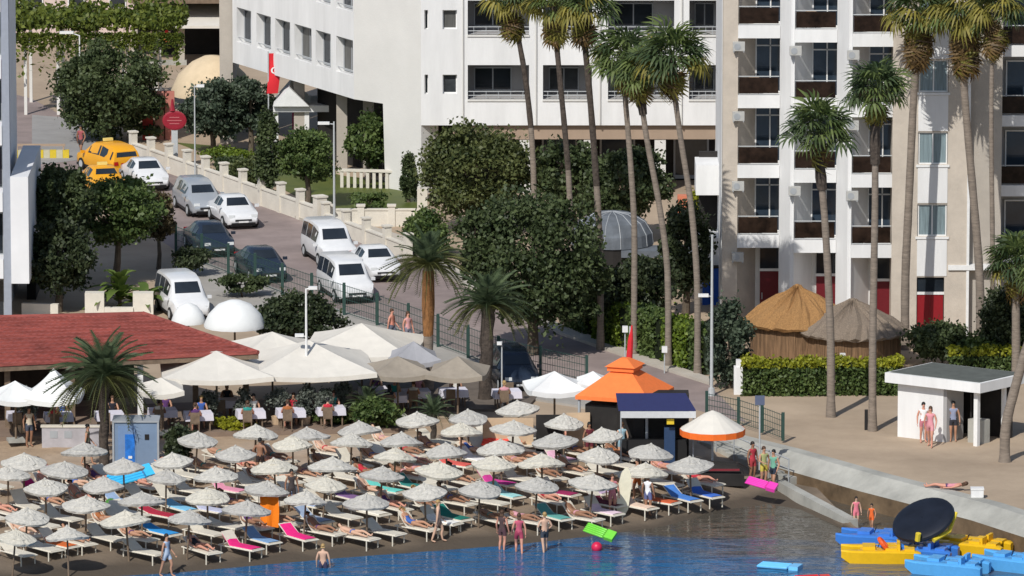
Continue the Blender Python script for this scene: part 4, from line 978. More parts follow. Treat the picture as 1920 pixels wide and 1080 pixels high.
thatch_hut('golden thatched round hut before the red ground floor doors', (1494,534), 598, 100, 668, M_THATCH, 1)
thatch_hut('grey-brown thatched round hut right of the golden one', (1598,560), 616, 104, 678, M_THATCHG, 2)

# ------------------------------------------------------------------ white hut on the promenade
def white_hut():
    z = 2.35; c = G(1830, 838)
    a = R(17); g = c
    t = thing('hut', 'flat-roofed white promenade hut with dark open front and corner column', 'hut', tuple(g), 0)
    # local axes: left face runs left-back, right face runs right-back
    el = Vector((-math.cos(R(33)), math.sin(R(33)), 0)); er = Vector((math.cos(R(48)), math.sin(R(48)), 0))
    LL = 3.9; LR = 2.6
    q = lambda l, r, zz=0: tuple(el*l + er*r + Vector((0,0,zz)))
    def blk(l0, l1, r0, r1, z0, z1, m, name):
        MB().prism([q(l0,r0)[:2], q(l1,r0)[:2], q(l1,r1)[:2], q(l0,r1)[:2]], z0, z1).local(name, m, t)
    blk(1.7, LL, .15, .35, -.05, z, M_WHITE, 'wall'); blk(LL-.2, LL, .352, LR, -.05, z, M_WHITE, 'wall'); blk(.1, LL-.21, LR-.2, LR, -.05, z, M_DARK, 'back_wall')
    blk(.02, .20, .1, .28, -.05, z, M_FRAMEW, 'column'); blk(.02, .16, 1.9, 2.05, -.05, z, M_FRAMEW, 'column')
    blk(1.55, 1.69, .18, 1.3, -.05, z, M_ROOM, 'inner_wall'); blk(.2, .9, .7, 1.2, -.02, 1.0, M_CONC, 'counter')
    blk(-.35, LL+.35, -.25, LR+.3, z, z+.42, M_WHITE, 'roof'); blk(-.2, LL+.2, -.1, LR+.15, z+.421, z+.45, mat('roof_felt', (.10,.11,.10), .9, .2, 2), 'roof_felt')
    m = MB(); m.tube([q(.9,.9,0),q(.9,.9,z)], .04, 6); m.local('post', M_DARK, t)
white_hut()

# ------------------------------------------------------------------ restaurant
def restaurant():
    ze, zr = 4.05, 4.95
    e0, e1 = G(-260, 700, ze), G(484, 664, ze); r1 = G(268, 591, zr); r0 = G(-260, 604, zr)
    b1 = Vector((e1.x-.3, r1.y+5.3+(r1.y-e1.y), ze))
    t = thing('restaurant', 'open restaurant with broad low red tiled roof at left', 'restaurant', (e0.x+8, e0.y, Z0))
    roof = MB(); n = 14
    roof.add([e0, e1, r1, r0, Vector((r1.x-1.5, r1.y+3.5, ze)), Vector((r0.x, r0.y+3.5, ze)), Vector((e1.x, e1.y+.05, ze-.12)), Vector((r1.x, r1.y+.05, ze-.12))], [(0,1,2,3),(3,2,4,5),(1,6,7,2)])
    ro = roof.build('roof', M_TILE, t)
    for k in range(n):
        a0, a1 = e0.lerp(r0, k/n), e1.lerp(r1, k/n); c0, c1 = e0.lerp(r0, (k+1)/n), e1.lerp(r1, (k+1)/n); up = Vector((0,0,.02)); lip = Vector((0,0,.11))
        m = MB(); N = 100; rw = []
        for i in range(N+1):
            f = i/N; w = Vector((0,0,.05 if i % 2 else 0)); rw.append([a0.lerp(a1,f), a0.lerp(a1,f)+lip+w, c0.lerp(c1,f)+up+w*.6])
        m.add([p for r in rw for p in r], [(i*3+j,(i+1)*3+j,(i+1)*3+j+1,i*3+j+1) for i in range(N) for j in range(2)]); m.build('tile_course', M_TILE, ro)
    h0 = e1; h1 = r1; MB().tube([h0+Vector((0,0,.07)), h1+Vector((0,0,.08))], .1, 8).build('hip_ridge', M_TILE, ro)
    MB().tube([r0+Vector((0,0,.06)), r1+Vector((0,0,.06))], .1, 8).build('ridge', M_TILE, ro)
    gu = MB(); gu.slab((e0.x,e0.y+.1,0),(e1.x,e1.y+.1,0),.12,ze-.22,ze-.02); gu.build('gutter', M_WOOD, t)
    def X(px, y=700): return V(px, y, e0.y+1).x
    for px in (10, 130, 257, 360, 455):
        p = G(px, 792); yy = e0.y + (e1.y-e0.y)*(px+260)/744 + .5
        MB().box((X(px)-.12, yy, Z0-.1), (X(px)+.12, yy+.24, ze-.2)).build('column', M_FRAMEW if px == 257 else M_WOOD, t)
    MB().slab((e0.x, e0.y+5.5, 0), (r1.x-.5, r1.y+1.0, 0), .3, Z0-.1, ze-.1).build('back_wall', mat('dark_wood_wall', (.05,.035,.028), .9, .4, 2), t)
    MB().prism([(e0.x, e0.y-.6), (e1.x+6, e1.y-2.5), (e1.x+7, e1.y+4), (e1.x, e1.y+4), (e0.x, e0.y+5)], Z0-.1, Z0+.12).build('terrace_floor', mat('terrace_tiles', (.22,.16,.12), .9, .15, 1.5), t)
restaurant()
t = thing('low_wall', 'pale grey decorated low wall left of the blue beach cabin', 'wall', tuple(at(135,838)))
MB().box((-1.25,-.1,-.15),(1.25,.1,.85)).local('panel', mat('pale_lilac_wall', (.42,.40,.42), .9, .15, 2), t); MB().box((-1.3,-.14,.852),(1.3,.14,.93)).local('coping', M_WALLP, t)
for x in (-.75,-.15): MB().box((x-.16,-.115,.4),(x+.16,-.102,.7)).local('ornament', M_GREYM, t)

struct(MB().prism([G(*p) for p in [(640,700),(760,684),(960,720),(1010,745),(985,772),(820,772),(690,785)]], Z0-.05, Z0+.115).build('terrace', mat('shaded_terrace_tiles', (.14,.115,.095), .9, .25, 1.5)))  # shade over the terrace is put into this darker floor colour
def market_umbrella(label, apex, rim_y, half, m, rot=R(8), rim_h=2.25, grp='large terrace umbrellas', dome=False):
    """square canopy; rim_y = pixel row of the front edge"""
    g = G(apex[0], rim_y, Z0+rim_h); g.z = Z0; s = scl(g); w = half/s; z1 = max(.35, (V(apex[0], apex[1], g.y+w).z - Z0 - rim_h))
    t = thing('market_umbrella', label, 'umbrella', (g.x, g.y+w, Z0+.1), rot, grp)
    mb = MB(); N = 6
    if dome:
        mb.lathe([(w, rim_h-.12),(w, rim_h),(w*.85,rim_h+z1*.42),(w*.55,rim_h+z1*.8),(w*.2,rim_h+z1*.97),(.02,rim_h+z1)], 16); mb.local('canopy', m, t, True)
    else:
        cor = [(-w,-w),(w,-w),(w,w),(-w,w)]; rows = []
        for j in range(N+1):
            q = j/N; k = 1-q; zz = rim_h + z1*(q*.75+.25*q*q); ring = []
            for i in range(4):
                a, b = cor[i], cor[(i+1)%4]
                for u in range(4):
                    f = u/4; sag = -.16*math.sin(math.pi*f)*k; ring.append((k*(a[0]+(b[0]-a[0])*f), k*(a[1]+(b[1]-a[1])*f), zz+sag))
            rows.append(ring)
        val = [(x*1.003, y*1.003, z-.2) for x,y,z in rows[0]]
        mb.loft([val]+rows, cap=False); mb.local('canopy', m, t)
    MB().tube([(0,0,-.05),(0,0,rim_h+z1-.05)], .045, 8).local('pole', M_WOOD, t)
    MB().cbox((0,0,.05),(.7,.7,.12)).local('base', M_CONC, t)
    for i in range(4):
        a = R(45+90*i); MB().tube([(0,0,rim_h+z1*.85),(w*1.33*math.cos(a)*(.98 if not dome else .7),w*1.33*math.sin(a)*(.98 if not dome else .7),rim_h-.05)], .018, 5).local('rib', M_WOOD, t)
market_umbrella('cream square umbrella left of the white street lamp, over the terrace', (402,662), 712, 104, M_CANVAS, R(4))
market_umbrella('widest cream square umbrella directly behind the white street lamp', (577,642), 706, 118, M_CANVAS, R(6))
market_umbrella('cream square umbrella set back, right of the white street lamp', (676,610), 668, 108, M_CANVAS, R(-8))
market_umbrella('cream umbrella set back beside the tip of the red roof', (508,626), 672, 82, M_CANVAS, R(15))
market_umbrella('white umbrella left of the orange kiosk roof', (1040,700), 736, 52, M_CANVASW, R(10), 2.1)
market_umbrella('small white umbrella mostly hidden behind the orange kiosk roof', (1112,700), 722, 30, M_CANVASW, R(0), 2.1)
market_umbrella('white umbrella at the left edge below the red roof', (26,718), 752, 44, M_CANVASW, R(12), 2.0)
market_umbrella('bright white umbrella left of the bushy date palm', (98,695), 752, 50, M_CANVASW, R(-6), 2.0)
market_umbrella('beige umbrella half hidden behind the bushy date palm', (300,712), 738, 42, M_CANVAS, R(5), 2.0)
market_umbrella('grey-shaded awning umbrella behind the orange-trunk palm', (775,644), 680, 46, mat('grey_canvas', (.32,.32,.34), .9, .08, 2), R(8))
M_SHADEBEIGE = mat('shaded_beige_canvas', (.30,.26,.21), .9, .12, 2)  # beige canvas standing in shade, the shade mixed into its colour
market_umbrella('shade-darkened beige umbrella left of the orange-trunk palm', (745,672), 706, 58, M_SHADEBEIGE, R(12), 2.1)
market_umbrella('shade-darkened beige umbrella between the two feather palm trunks', (858,672), 708, 54, M_SHADEBEIGE, R(-8), 2.1)
market_umbrella('domed white umbrella above the end of the red roof', (438,566), 622, 58, M_CANVASW, R(0), 2.1, dome=True)
market_umbrella('smaller domed white umbrella left of the larger domed one', (352,572), 610, 32, M_CANVASW, R(0), 2.1, dome=True)

# ------------------------------------------------------------------ beach kiosk
def kiosk():
    g = at(1192, 858); t = thing('beach_kiosk', 'beach kiosk with orange pyramid roof and navy awning', 'kiosk', tuple(g), 0); rz = R(20)
    s = scl(g); zr = V(1190,742,g.y).z-g.z; za = V(1180,702,g.y).z-g.z
    w = 1.62; cs, sn = math.cos(rz), math.sin(rz); cx = -.45
    def Q(x, y, z): return (cx + x*cs+y*sn, 1.0 - x*sn+y*cs, z)
    mb = MB(); cor = [(-w,-w),(w,-w),(w,w),(-w,w)]
    mb.loft([[Q(x,y,zr-.16) for x,y in cor],[Q(x,y,zr) for x,y in cor],[Q(x*.28,y*.28,za) for x,y in cor]], cap=False); mb.local('roof', M_ORANGE, t)
    mb = MB(); k = .36; mb.loft([[Q(x*k,y*k,za+.02) for x,y in cor],[Q(x*k,y*k,za+.2) for x,y in cor],[Q(x*k*1.15,y*k*1.15,za+.21) for x,y in cor],[Q(x*.1,y*.1,za+.52) for x,y in cor]]); mb.local('lantern_cap', M_ORANGE, t)
    for x, y in cor:
        MB().tube([Q(x*.92,y*.92,-.05),Q(x*.92,y*.92,zr-.1)], .06, 8).local('post', M_GREYM, t)
    mb = MB(); mb.loft([[Q(x*.8,y*.8,-.05) for x,y in cor],[Q(x*.8,y*.8,zr-.4) for x,y in cor]]); mb.local('body', M_DARK, t)
    # awning over the counter on the right front
    x0, x1 = -.85, 2.45; zt = V(1220,736,g.y).z-g.z
    mb = MB(); mb.add([(x0,-.75,zt+.12),(x1-.4,-.75,zt+.12),(x1,-2.0,zt-.36),(x0+.1,-2.0,zt-.36),(x0,-.75,zt+.08),(x1-.4,-.75,zt+.08),(x1,-2.0,zt-.40),(x0+.1,-2.0,zt-.40)], [(0,1,2,3),(4,7,6,5),(0,4,5,1),(1,5,6,2),(2,6,7,3),(3,7,4,0)]); aw = mb.local('awning', M_NAVY, t)
    MB().box((x0+.2,-2.06,zt-.68),(x1,-2.02,zt-.405)).local('valance', plain('pale_grey_canvas', (.55,.56,.57), .9), aw)
    for x in (x0+.2, x1-.1): MB().tube([(x,-1.95,-.25),(x,-1.95,zt-.4)], .035, 6).local('awning_post', M_GREYM, t)
    MB().box((-.6,-1.3,-.25),(2.1,-.7,1.0)).local('counter', M_BLACK, t); MB().box((-.8,-.5,-.2),(2.2,.6,zt)).local('bar_wall', M_DARK, t)
    MB().box((1.25,-1.90,zt-.98),(1.55,-1.85,zt-.74)).local('sign', plain('yellow_sign', (.7,.5,.03)), t)
    MB().box((1.15,-1.6,-.2),(1.6,-1.32,1.6)).local('fridge', plain('fridge_blue', (.03,.06,.13), .3), t)
    MB().box((-2.3,.4,-.05),(-1.75,.55,1.7)).local('screen', M_TANWALL, t)
    MB().box((-1.7,.6,1.0),(-1.55,1.9,1.9)).local('shutter', M_DARK, t)
    # closed red parasol behind
    p = G(1181,748); q = thing('closed_parasol', 'tall closed red parasol rising behind the orange kiosk roof', 'parasol', tuple(p)); zz = V(1181,612,p.y).z-Z0
    MB().tube([(0,0,-.05),(0,0,zz)], .04, 8).local('pole', M_STEEL, q)
    MB().tube([(-.05,0,zz*.42),(-.03,0,zz*.55),(.02,0,zz*.8),(.08,0,zz+.05)], [.06,.14,.12,.03], 9).local('cloth', M_REDF, q)
    # tan screen walls by the kiosk
    for i, (a, b, base, h, m, lb) in enumerate([(1062,1106,858,1.9,M_TANWALL,'tan screen panel left of the kiosk'),(1005,1058,862,1.9,M_DARK,'dark screen panel left of the tan kiosk screen'),(905,1000,850,1.5,M_TANWALL,'long tan back wall behind the beach parasols')]):
        A, B = at(a,base), at(b,base); tag(MB().slab(A,B,.12,A.z-.2,A.z+h).build('screen_panel', m, origin=A), lb, 'screen')
kiosk()
def orange_parasol():
    g = at(1336, 805, 1.95); t = thing('round_parasol', 'wide cream parasol with bright orange rim right of the kiosk', 'parasol', tuple(g)); w = 61/scl(g); n = 16
    MB().lathe([(w,1.98),(w*.62,2.3),(w*.25,2.62),(.02,2.75)], n).local('canopy', M_CANVAS, t); MB().lathe([(w*1.003,1.72),(w*1.01,1.985)], n).local('valance', plain('orange_trim', (.85,.16,.02), .8), t)
    MB().tube([(0,0,-.1),(0,0,2.7)], .05, 8).local('pole', M_STEEL, t); MB().lathe([(.35,-.1),(.35,.1),(.06,.16)], 12).local('base', M_CONC, t)
orange_parasol()
def cabin():
    g = at(255, 884); t = thing('beach_cabin', 'blue-grey beach cabin panel with blue water picture and small window', 'cabin', tuple(g)); k = 1/scl(g); h = (V(255,792,g.y).z-g.z)
    b = mat('blue_grey_panel', (.17,.24,.35), .6, .10, 1.2)
    MB().box((-42*k,0,-.1),(42*k,1.2,h)).local('wall', b, t)
    MB().box((-33*k,-.02,.15),(0*k,-.003,h-.15)).local('poster', plain('poster_grey_blue', (.16,.25,.42)), t)
    p = MB().box((-20*k,-.035,.0),(-2*k,-.021,h-.5)).local('picture', mat('poster_blue', (.02,.16,.55), .5, .4, 4), t)
    MB().box((-14*k,-.045,.25),(-6*k,-.036,.4)).local('lettering', M_CANVASW, p); MB().box((-14*k,-.045,.55),(-7*k,-.036,.66)).local('lettering', M_CANVASW, p)
    w = MB().box((17*k,-.03,h-.72),(25*k,-.003,h-.5)).local('window', M_DARK, t)
    MB().box((-44*k,-.06,h+.001),(44*k,1.26,h+.07)).local('roof', M_GREYM, t)
    for x in (-42,42): MB().box((x*k-.04,-.05,-.1),(x*k+.04,-.004,h)).local('corner_post', M_GREYM, t)
cabin()
# steps with railing down to the beach
def steps():
    a, b = G(1330,826,1.1), G(1500,898,.45); t = thing('beach_steps', 'pale concrete steps running down beside the promenade slope', 'steps', tuple(a))
    d = b-a; n = 7; u = Vector((d.x,d.y,0)).normalized(); q = Vector((-u.y,u.x,0))
    for k in range(n):
        p, r = a.lerp(b,k/n), a.lerp(b,(k+1)/n); MB().slab((p.x,p.y,0),(r.x,r.y,0),1.1,-.2,p.z+.02).build('step', M_CONC, t)
    rl = MB(); off = q*.6*(1 if q.y < 0 else -1)
    rl.tube([a+off+Vector((0,0,.9)), b+off+Vector((0,0,.9))], .03, 6); rl.tube([a+off+Vector((0,0,.5)), b+off+Vector((0,0,.5))], .02, 6)
    for k in range(6):
        p = a.lerp(b,k/5)+off; rl.tube([p+Vector((0,0,-.2)), p+Vector((0,0,.9))], .03, 6)
    rl.build('railing', M_GREYM, t)
steps()

# ------------------------------------------------------------------ cars
def carmesh(kind):
    if kind == 'sedan': L, W, st = 4.4, 1.74, [(-2.2,.45,.62,.66,.70,.60),(-2.1,.30,.66,.86,.80,.66),(-1.55,.2,.78,.98,.86,.72),(-1.2,.2,.80,1.02,.86,.74),(-.65,.2,.80,1.40,.87,.56),(.1,.2,.80,1.45,.87,.58),(.55,.2,.80,1.40,.87,.57),(1.15,.2,.78,.95,.86,.72),(1.85,.22,.70,.84,.82,.68),(2.12,.28,.58,.66,.74,.62),(2.2,.40,.50,.54,.66,.55)]
    elif kind == 'van': L, W, st = 4.3, 1.82, [(-2.15,.40,.70,1.00,.84,.78),(-2.1,.30,.80,1.72,.88,.72),(-1.9,.22,.85,1.84,.90,.70),(-.4,.22,.88,1.88,.91,.72),(.55,.22,.88,1.80,.91,.68),(.75,.22,.88,1.72,.91,.68),(1.35,.22,.86,1.10,.89,.76),(1.95,.25,.80,.96,.85,.72),(2.12,.30,.62,.74,.78,.66),(2.18,.42,.54,.60,.7,.6)]
    else: L, W, st = 4.3, 1.78, [(-2.15,.40,.66,.95,.82,.74),(-2.05,.28,.74,1.35,.86,.64),(-1.7,.2,.82,1.58,.88,.60),(-.4,.2,.84,1.62,.88,.62),(.35,.2,.84,1.55,.88,.60),(.55,.2,.84,1.46,.88,.61),(1.2,.2,.80,1.02,.87,.73),(1.85,.22,.72,.88,.83,.7),(2.1,.28,.6,.68,.76,.64),(2.18,.40,.52,.56,.68,.56)]
    rings = []
    for x, zb, zm, zt, w, wt in st:
        zs = zm + .1 if zt > zm+.15 else (zm+zt)/2
        rings.append([(x,-w*.92,zb),(x,-w,(zb+zm)/2),(x,-w*.985,zs),(x,-wt,zt-.04),(x,-wt*.82,zt),(x,wt*.82,zt),(x,wt,zt-.04),(x,w*.985,zs),(x,w,(zb+zm)/2),(x,w*.92,zb)])
    return L, W, st, rings
def make_car(kind, paint, label, px, py, yaw, taxi=False):
    g = G(px, py, Z0+.004); t = thing('taxi' if taxi else 'parked_car', label, 'taxi' if taxi else 'car', tuple(g), yaw, 'cars along the road')
    L, W, st, rings = carmesh(kind)
    MB().loft(rings).local('body', paint, t, True)
    xs = [s[0] for s in st]; tall = [i for i, s in enumerate(st) if s[3]-s[2] > .45]; i0, i1 = tall[0], tall[-1]
    def quad(name, A, m=M_GLASS, off=.012):
        A = [Vector(p) for p in A]; nrm = (A[1]-A[0]).cross(A[2]-A[0]).normalized()
        c = sum(A, Vector())/4
        if nrm.dot(c-Vector((0,0,.8))) < 0: nrm = -nrm
        o = MB().loft([[p-nrm*.01 for p in A],[p+nrm*off for p in A]]); o.local(name, m, t)
    def lerp(a, b, f): return Vector(a).lerp(Vector(b), f)
    # windscreen between last tall station and next
    a, b = rings[i1], rings[i1+1]
    TL, TR_, BL, BR = lerp(a[4],a[5],.02), lerp(a[4],a[5],.98), Vector(b[4]), Vector(b[5])
    quad('windscreen', [lerp(TL,BL,.08), lerp(TR_,BR,.08), lerp(TR_,BR,.80), lerp(TL,BL,.80)])
    a, b = rings[i0], rings[i0-1]
    quad('rear_window', [lerp(a[4],b[4],.1), lerp(a[5],b[5],.1), lerp(a[5],b[5],.7 if kind != 'van' else .55), lerp(a[4],b[4],.7 if kind != 'van' else .55)])
    for sgn, (s, u) in ((-1,(2,3)),(1,(7,6))):
        ids = list(range(i0, i1+1)); n = 0
        xa, xb = xs[i0]+.06, xs[i1]+.12
        def side(x, f):
            for i in range(len(xs)-1):
                if xs[i] <= x <= xs[i+1]:
                    q = (x-xs[i])/(xs[i+1]-xs[i]); lo, hi = lerp(rings[i][s],rings[i+1][s],q), lerp(rings[i][u],rings[i+1][u],q); return lo.lerp(hi,f)
        cuts = [xa, xa+(xb-xa)*.34, xa+(xb-xa)*.66, xb] if kind == 'van' else [xa, xa+(xb-xa)*.5, xb]
        for c0, c1 in zip(cuts, cuts[1:]): quad('side_window', [side(c0+.05,.12), side(c1-.05,.12), side(c1-.05,.88), side(c0+.05,.88)])
        h = rings[-3]; quad('headlight', [(2.11,sgn*.72,.60),(2.125,sgn*.42,.60),(2.09,sgn*.42,.74),(2.07,sgn*.72,.74)], plain('lamp_glass', (.6,.62,.62), .15), .03)
        quad('tail_light', [(xs[0]+.0,sgn*.74,.66),(xs[0],sgn*.5,.66),(xs[0]+.03,sgn*.5,.84),(xs[0]+.03,sgn*.74,.84)], plain('tail_red', (.4,.01,.01), .3), .03)
        m = MB(); m.cbox((xs[i1]+.42, sgn*(W/2+.1), 1.0), (.12,.2,.14)); m.local('mirror', paint, t)
        for x in (-1.35, 1.35):
            m = MB(); m.tube([(x,sgn*(W/2-.2),.31),(x,sgn*(W/2+.012),.31)], .31, 18); w = m.local('wheel', M_RUBBER, t)
            m = MB(); m.tube([(x,sgn*(W/2),.31),(x,sgn*(W/2+.025),.31)], .19, 14); m.local('rim', M_STEEL, w)
    for sgn in (-1,1): MB().box((-2.0,sgn*W/2*.93-.02,.2),(1.95,sgn*W/2*.93+.02,.33)).local('sill_trim', M_BLACK, t)
    MB().box((2.0,-.62,.2),(2.17,.62,.3)).local('lower_bumper', M_BLACK, t); MB().box((-2.19,-.66,.32),(-2.1,.66,.5)).local('rear_bumper', M_GREYM, t)
    quad('grille', [(2.205,-.42,.44),(2.205,.42,.44),(2.17,.42,.54),(2.17,-.42,.54)], M_BLACK, .025)
    quad('bumper_intake', [(2.18,-.6,.28),(2.18,.6,.28),(2.2,.6,.36),(2.2,-.6,.36)], M_BLACK, .03)
    quad('number_plate', [(2.23,-.25,.37),(2.23,.25,.37),(2.23,.25,.45),(2.23,-.25,.45)], M_FRAMEW, .02)
    if taxi:
        zt = max(s[3] for s in st); MB().cbox((0,0,zt+.07),(.18,.5,.14)).local('roof_sign', plain('taxi_sign', (.75,.62,.2)), t)
PW = mat('white_car_paint', (.70,.71,.72), .22, .06, 2, spec=.6); PS = mat('silver_car_paint', (.42,.45,.48), .25, .04, 1, spec=.6, metal=.3); PY = mat('taxi_yellow_paint', (.78,.36,.012), .28, .05, 1, spec=.6)
PD = mat('dark_car_paint', (.02,.03,.05), .25, .1, 1, spec=.6)
da, db = G(705,500), G(435,405); YAW = math.atan2((da-db).y, (da-db).x) - R(11)
make_car('hatch', PY, 'yellow taxi estate seen from behind at the far end', 203, 322, YAW+R(180)+R(14), True)
make_car('sedan', PY, 'yellow taxi mostly hidden behind the roadside tree', 192, 362, YAW+R(180), True)
make_car('sedan', PW, 'white saloon right behind the yellow taxi estate', 272, 348, YAW)
make_car('hatch', PS, 'silver-blue hatchback parked directly behind a white saloon', 372, 396, YAW)
make_car('sedan', PW, 'white saloon in front of the silver hatchback', 437, 418, YAW)
make_car('van', PW, 'white van parked beside the garden wall', 617, 488, YAW)
make_car('sedan', PW, 'white saloon at the kerb right of the two vans', 702, 516, YAW)
make_car('van', PW, 'white van nearest the fence, double parked', 648, 556, YAW)
make_car('sedan', PD, 'dark blue car behind the fence below the silver hatchback', 392, 470, YAW)
make_car('sedan', PD, 'dark car in the shade behind the fence left of the white vans', 488, 518, YAW)
make_car('van', PW, 'white van parked below the roadside fence above the red roof', 342, 590, R(-75))
make_car('hatch', PD, 'dark blue car parked behind the feather palm trunk', 962, 722, R(-80))

# motorbike beside the taxi left as a simple rider pair later in people
# ------------------------------------------------------------------ parasols and sunbeds
RIMS = [(365,829),(478,816),(580,822),(678,809),(656,831),(160,849),(44,869),(117,882),(15,893),(233,877),(330,867),(441,855),(550,838),(518,878),(620,878),(408,893),(310,900),(197,915),(87,918),(492,922),(605,911),(390,931),(266,942),(160,951),(47,970),(459,958),(569,940),(350,977),(241,980),(128,1010),(22,1013),
        (784,791),(751,831),(879,787),(864,809),(977,769),(959,807),(1057,797),(1046,831),(1138,820),(1214,851),(839,849),(737,857),(941,842),(922,875),(1017,871),(1119,857),(1207,886),(1296,888),(817,886),(711,897),(897,919),(1003,913),(1105,908),(799,926),(688,943)]
def parasol_mesh(seed, m):
    rng = random.Random(seed); mb = MB(); n = 34; w = .92
    ph = rng.uniform(0,6); sagk = rng.uniform(.02,.06)
    mb.lathe([(w*.97,1.84),(w*1.0,1.93),(w*.76,2.02),(w*.73,2.045),(w*.45,2.13),(w*.42,2.155),(w*.16,2.24),(.03,2.29)], n, jit=.045, rng=rng)
    mb.v = [(x*(1+.03*math.sin(3*math.atan2(y,x)+ph)), y*(1+.03*math.cos(2*math.atan2(y,x)+ph)), z-.30-sagk*(1+math.sin(2*math.atan2(y,x)+ph))*math.hypot(x,y)) for x, y, z in mb.v]
    c = mb.mesh('canopy', m)
    return c, None
PMESH = [parasol_mesh(i, m) for i, m in enumerate([M_STRAW, M_STRAW2, M_STRAW3, M_STRAW, M_STRAW2, M_STRAW3, M_STRAW, M_STRAW2])]
POLE = MB().tube([(0,0,-.25),(0,0,1.97)], .04, 8).mesh('pole', M_WOOD); COLLAR = MB().lathe([(.03,1.94),(.07,1.97),(.05,2.02),(.01,2.05)], 8).mesh('finial', M_STRAW2)
rows = {}
for (x, y) in RIMS:
    q = y + .08*x; k = 0 if q > 978 else 1 if q > 948 else 2 if q > 921 else 3 if q > 893 else 4 if q > 868 else 5
    rows.setdefault(k, []).append((x, y))
ROWN = ['front row by the sea','second row from sea','third row from sea','fourth row from sea','fifth row from sea','hindmost row']
PAR = []; rngp = random.Random(11)
for k, lst in rows.items():
    for i, (x, y) in enumerate(sorted(lst)):
        g = at(x, y, 1.56); kind = rngp.randrange(8)
        t = thing('beach_parasol', f'{["pale","greyish","creamy","pale"][kind % 4] if kind < 4 else ["greyish","creamy","pale","greyish"][kind % 4]} thatched reed parasol, {ORD[i]} from left, {ROWN[k]}', 'parasol', tuple(g), rngp.uniform(0,6.28), 'thatched beach parasols')
        t.rotation_euler = (rngp.uniform(-.09,.09), rngp.uniform(-.09,.09), rngp.uniform(0,6.28)); sc = rngp.uniform(.90,1.09); t.scale = (sc,sc,rngp.uniform(.97,1.02))
        cm, fm = PMESH[kind]; link('canopy', cm, t); link('pole', POLE, t); link('finial', COLLAR, t)
        PAR.append((g, k, i))
BW = .31; BZ = .34
SEAT = MB()
for k in range(7): x = -.33+k*.182; SEAT.box((x,-BW,BZ-.02),(x+.165,BW,BZ+.025))
SEAT = SEAT.mesh('seat', M_CREAMP)
def bed_parts(ang):
    ca, sa = math.cos(ang), math.sin(ang); b = MB()
    for k in range(4):
        u0, u1 = .02+k*.17, .02+k*.17+.15
        def p(u, y, d): return (-.34-u*ca-d*sa, y, BZ+u*sa+d*ca)
        b.add([p(u0,-BW,0),p(u1,-BW,0),p(u1,BW,0),p(u0,BW,0),p(u0,-BW,.04),p(u1,-BW,.04),p(u1,BW,.04),p(u0,BW,.04)], [(0,3,2,1),(4,5,6,7),(0,1,5,4),(1,2,6,5),(2,3,7,6),(3,0,4,7)])
    t = MB(); W = BW*.86; h = .05; rngt = random.Random(int(ang*100)); prof = [(-.34-.62*ca-h*sa, BZ+.62*sa+h*ca),(-.34-.3*ca-h*sa*1.2, BZ+.3*sa+h*ca),(-.34-h*sa*.3, BZ+h+.01),(.1,BZ+h),(.55,BZ+h+.005),(.86,BZ+h)]
    vs = []
    for x, z in prof: vs += [(x,-W-.03,z-.04),(x,-W,z),(x,-W*.3,z+.008),(x,W*.4,z+.004),(x,W,z),(x,W+.03,z-.05)]
    t.add(vs, [(i*6+j,(i+1)*6+j,(i+1)*6+j+1,i*6+j+1) for i in range(len(prof)-1) for j in range(5)])
    return b.mesh('backrest', M_CREAMP), t.mesh('towel', M_CANVASW, smooth=True)
ANGS = [R(12), R(32), R(48)]; BACKM = [bed_parts(a) for a in ANGS]
FRAME = MB()
for s in (-1,1): FRAME.tube([(-.95,s*(BW+.02),BZ-.02),(.97,s*(BW+.02),BZ-.02)], .028, 6)
FRAME.tube([(.97,-BW,BZ-.02),(.97,BW,BZ-.02)], .028, 6); FRAME.tube([(-.95,-BW,BZ-.02),(-.95,BW,BZ-.02)], .028, 6); FRAME = FRAME.mesh('frame', M_CREAMP)
LEG = MB().tube([(0,0,-.12),(0,0,BZ-.03)], .028, 6).mesh('leg', M_CREAMP)
BEDS = []; rngb = random.Random(21)
def sunbed(g, yaw, label):
    t = thing('sunbed', label, 'sunbed', (g.x, g.y, gz(g.x,g.y,g.z)), yaw, 'cream sunbeds on the beach'); a = rngb.choice([0,1,1,2])
    link('seat', SEAT, t); link('backrest', BACKM[a][0], t); link('frame', FRAME, t)
    for x in (-.8,.8):
        for s in (-1,1): link('leg', LEG, t, (x, s*(BW+.02), 0))
    BEDS.append([t, a, False, yaw]); return t
BY = R(-46); fx = Vector((math.cos(BY), math.sin(BY), 0)); sx_ = Vector((-fx.y, fx.x, 0))
def too_close(p, al=1.75, la=.70):
    for b in BEDS:
        d = p-Vector(b[0].location)
        if abs(d.dot(fx)) < al and abs(d.dot(sx_)) < la: return True
    return False
for g, k, i in sorted(PAR, key=lambda q: (q[1], q[2])):
    for side, w in ((-1,'left'),(1,'right')):
        p = Vector(g) - sx_*side*.62 + fx*rngb.uniform(.1,.5)*(1) ; p.z = gz(p.x, p.y)
        if too_close(p) or p.z < .16: continue
        sunbed(p, BY+rngb.uniform(-.14,.14), f'cream sunbed, {w} one below {ORD[i]} parasol from left, {ROWN[k]}')
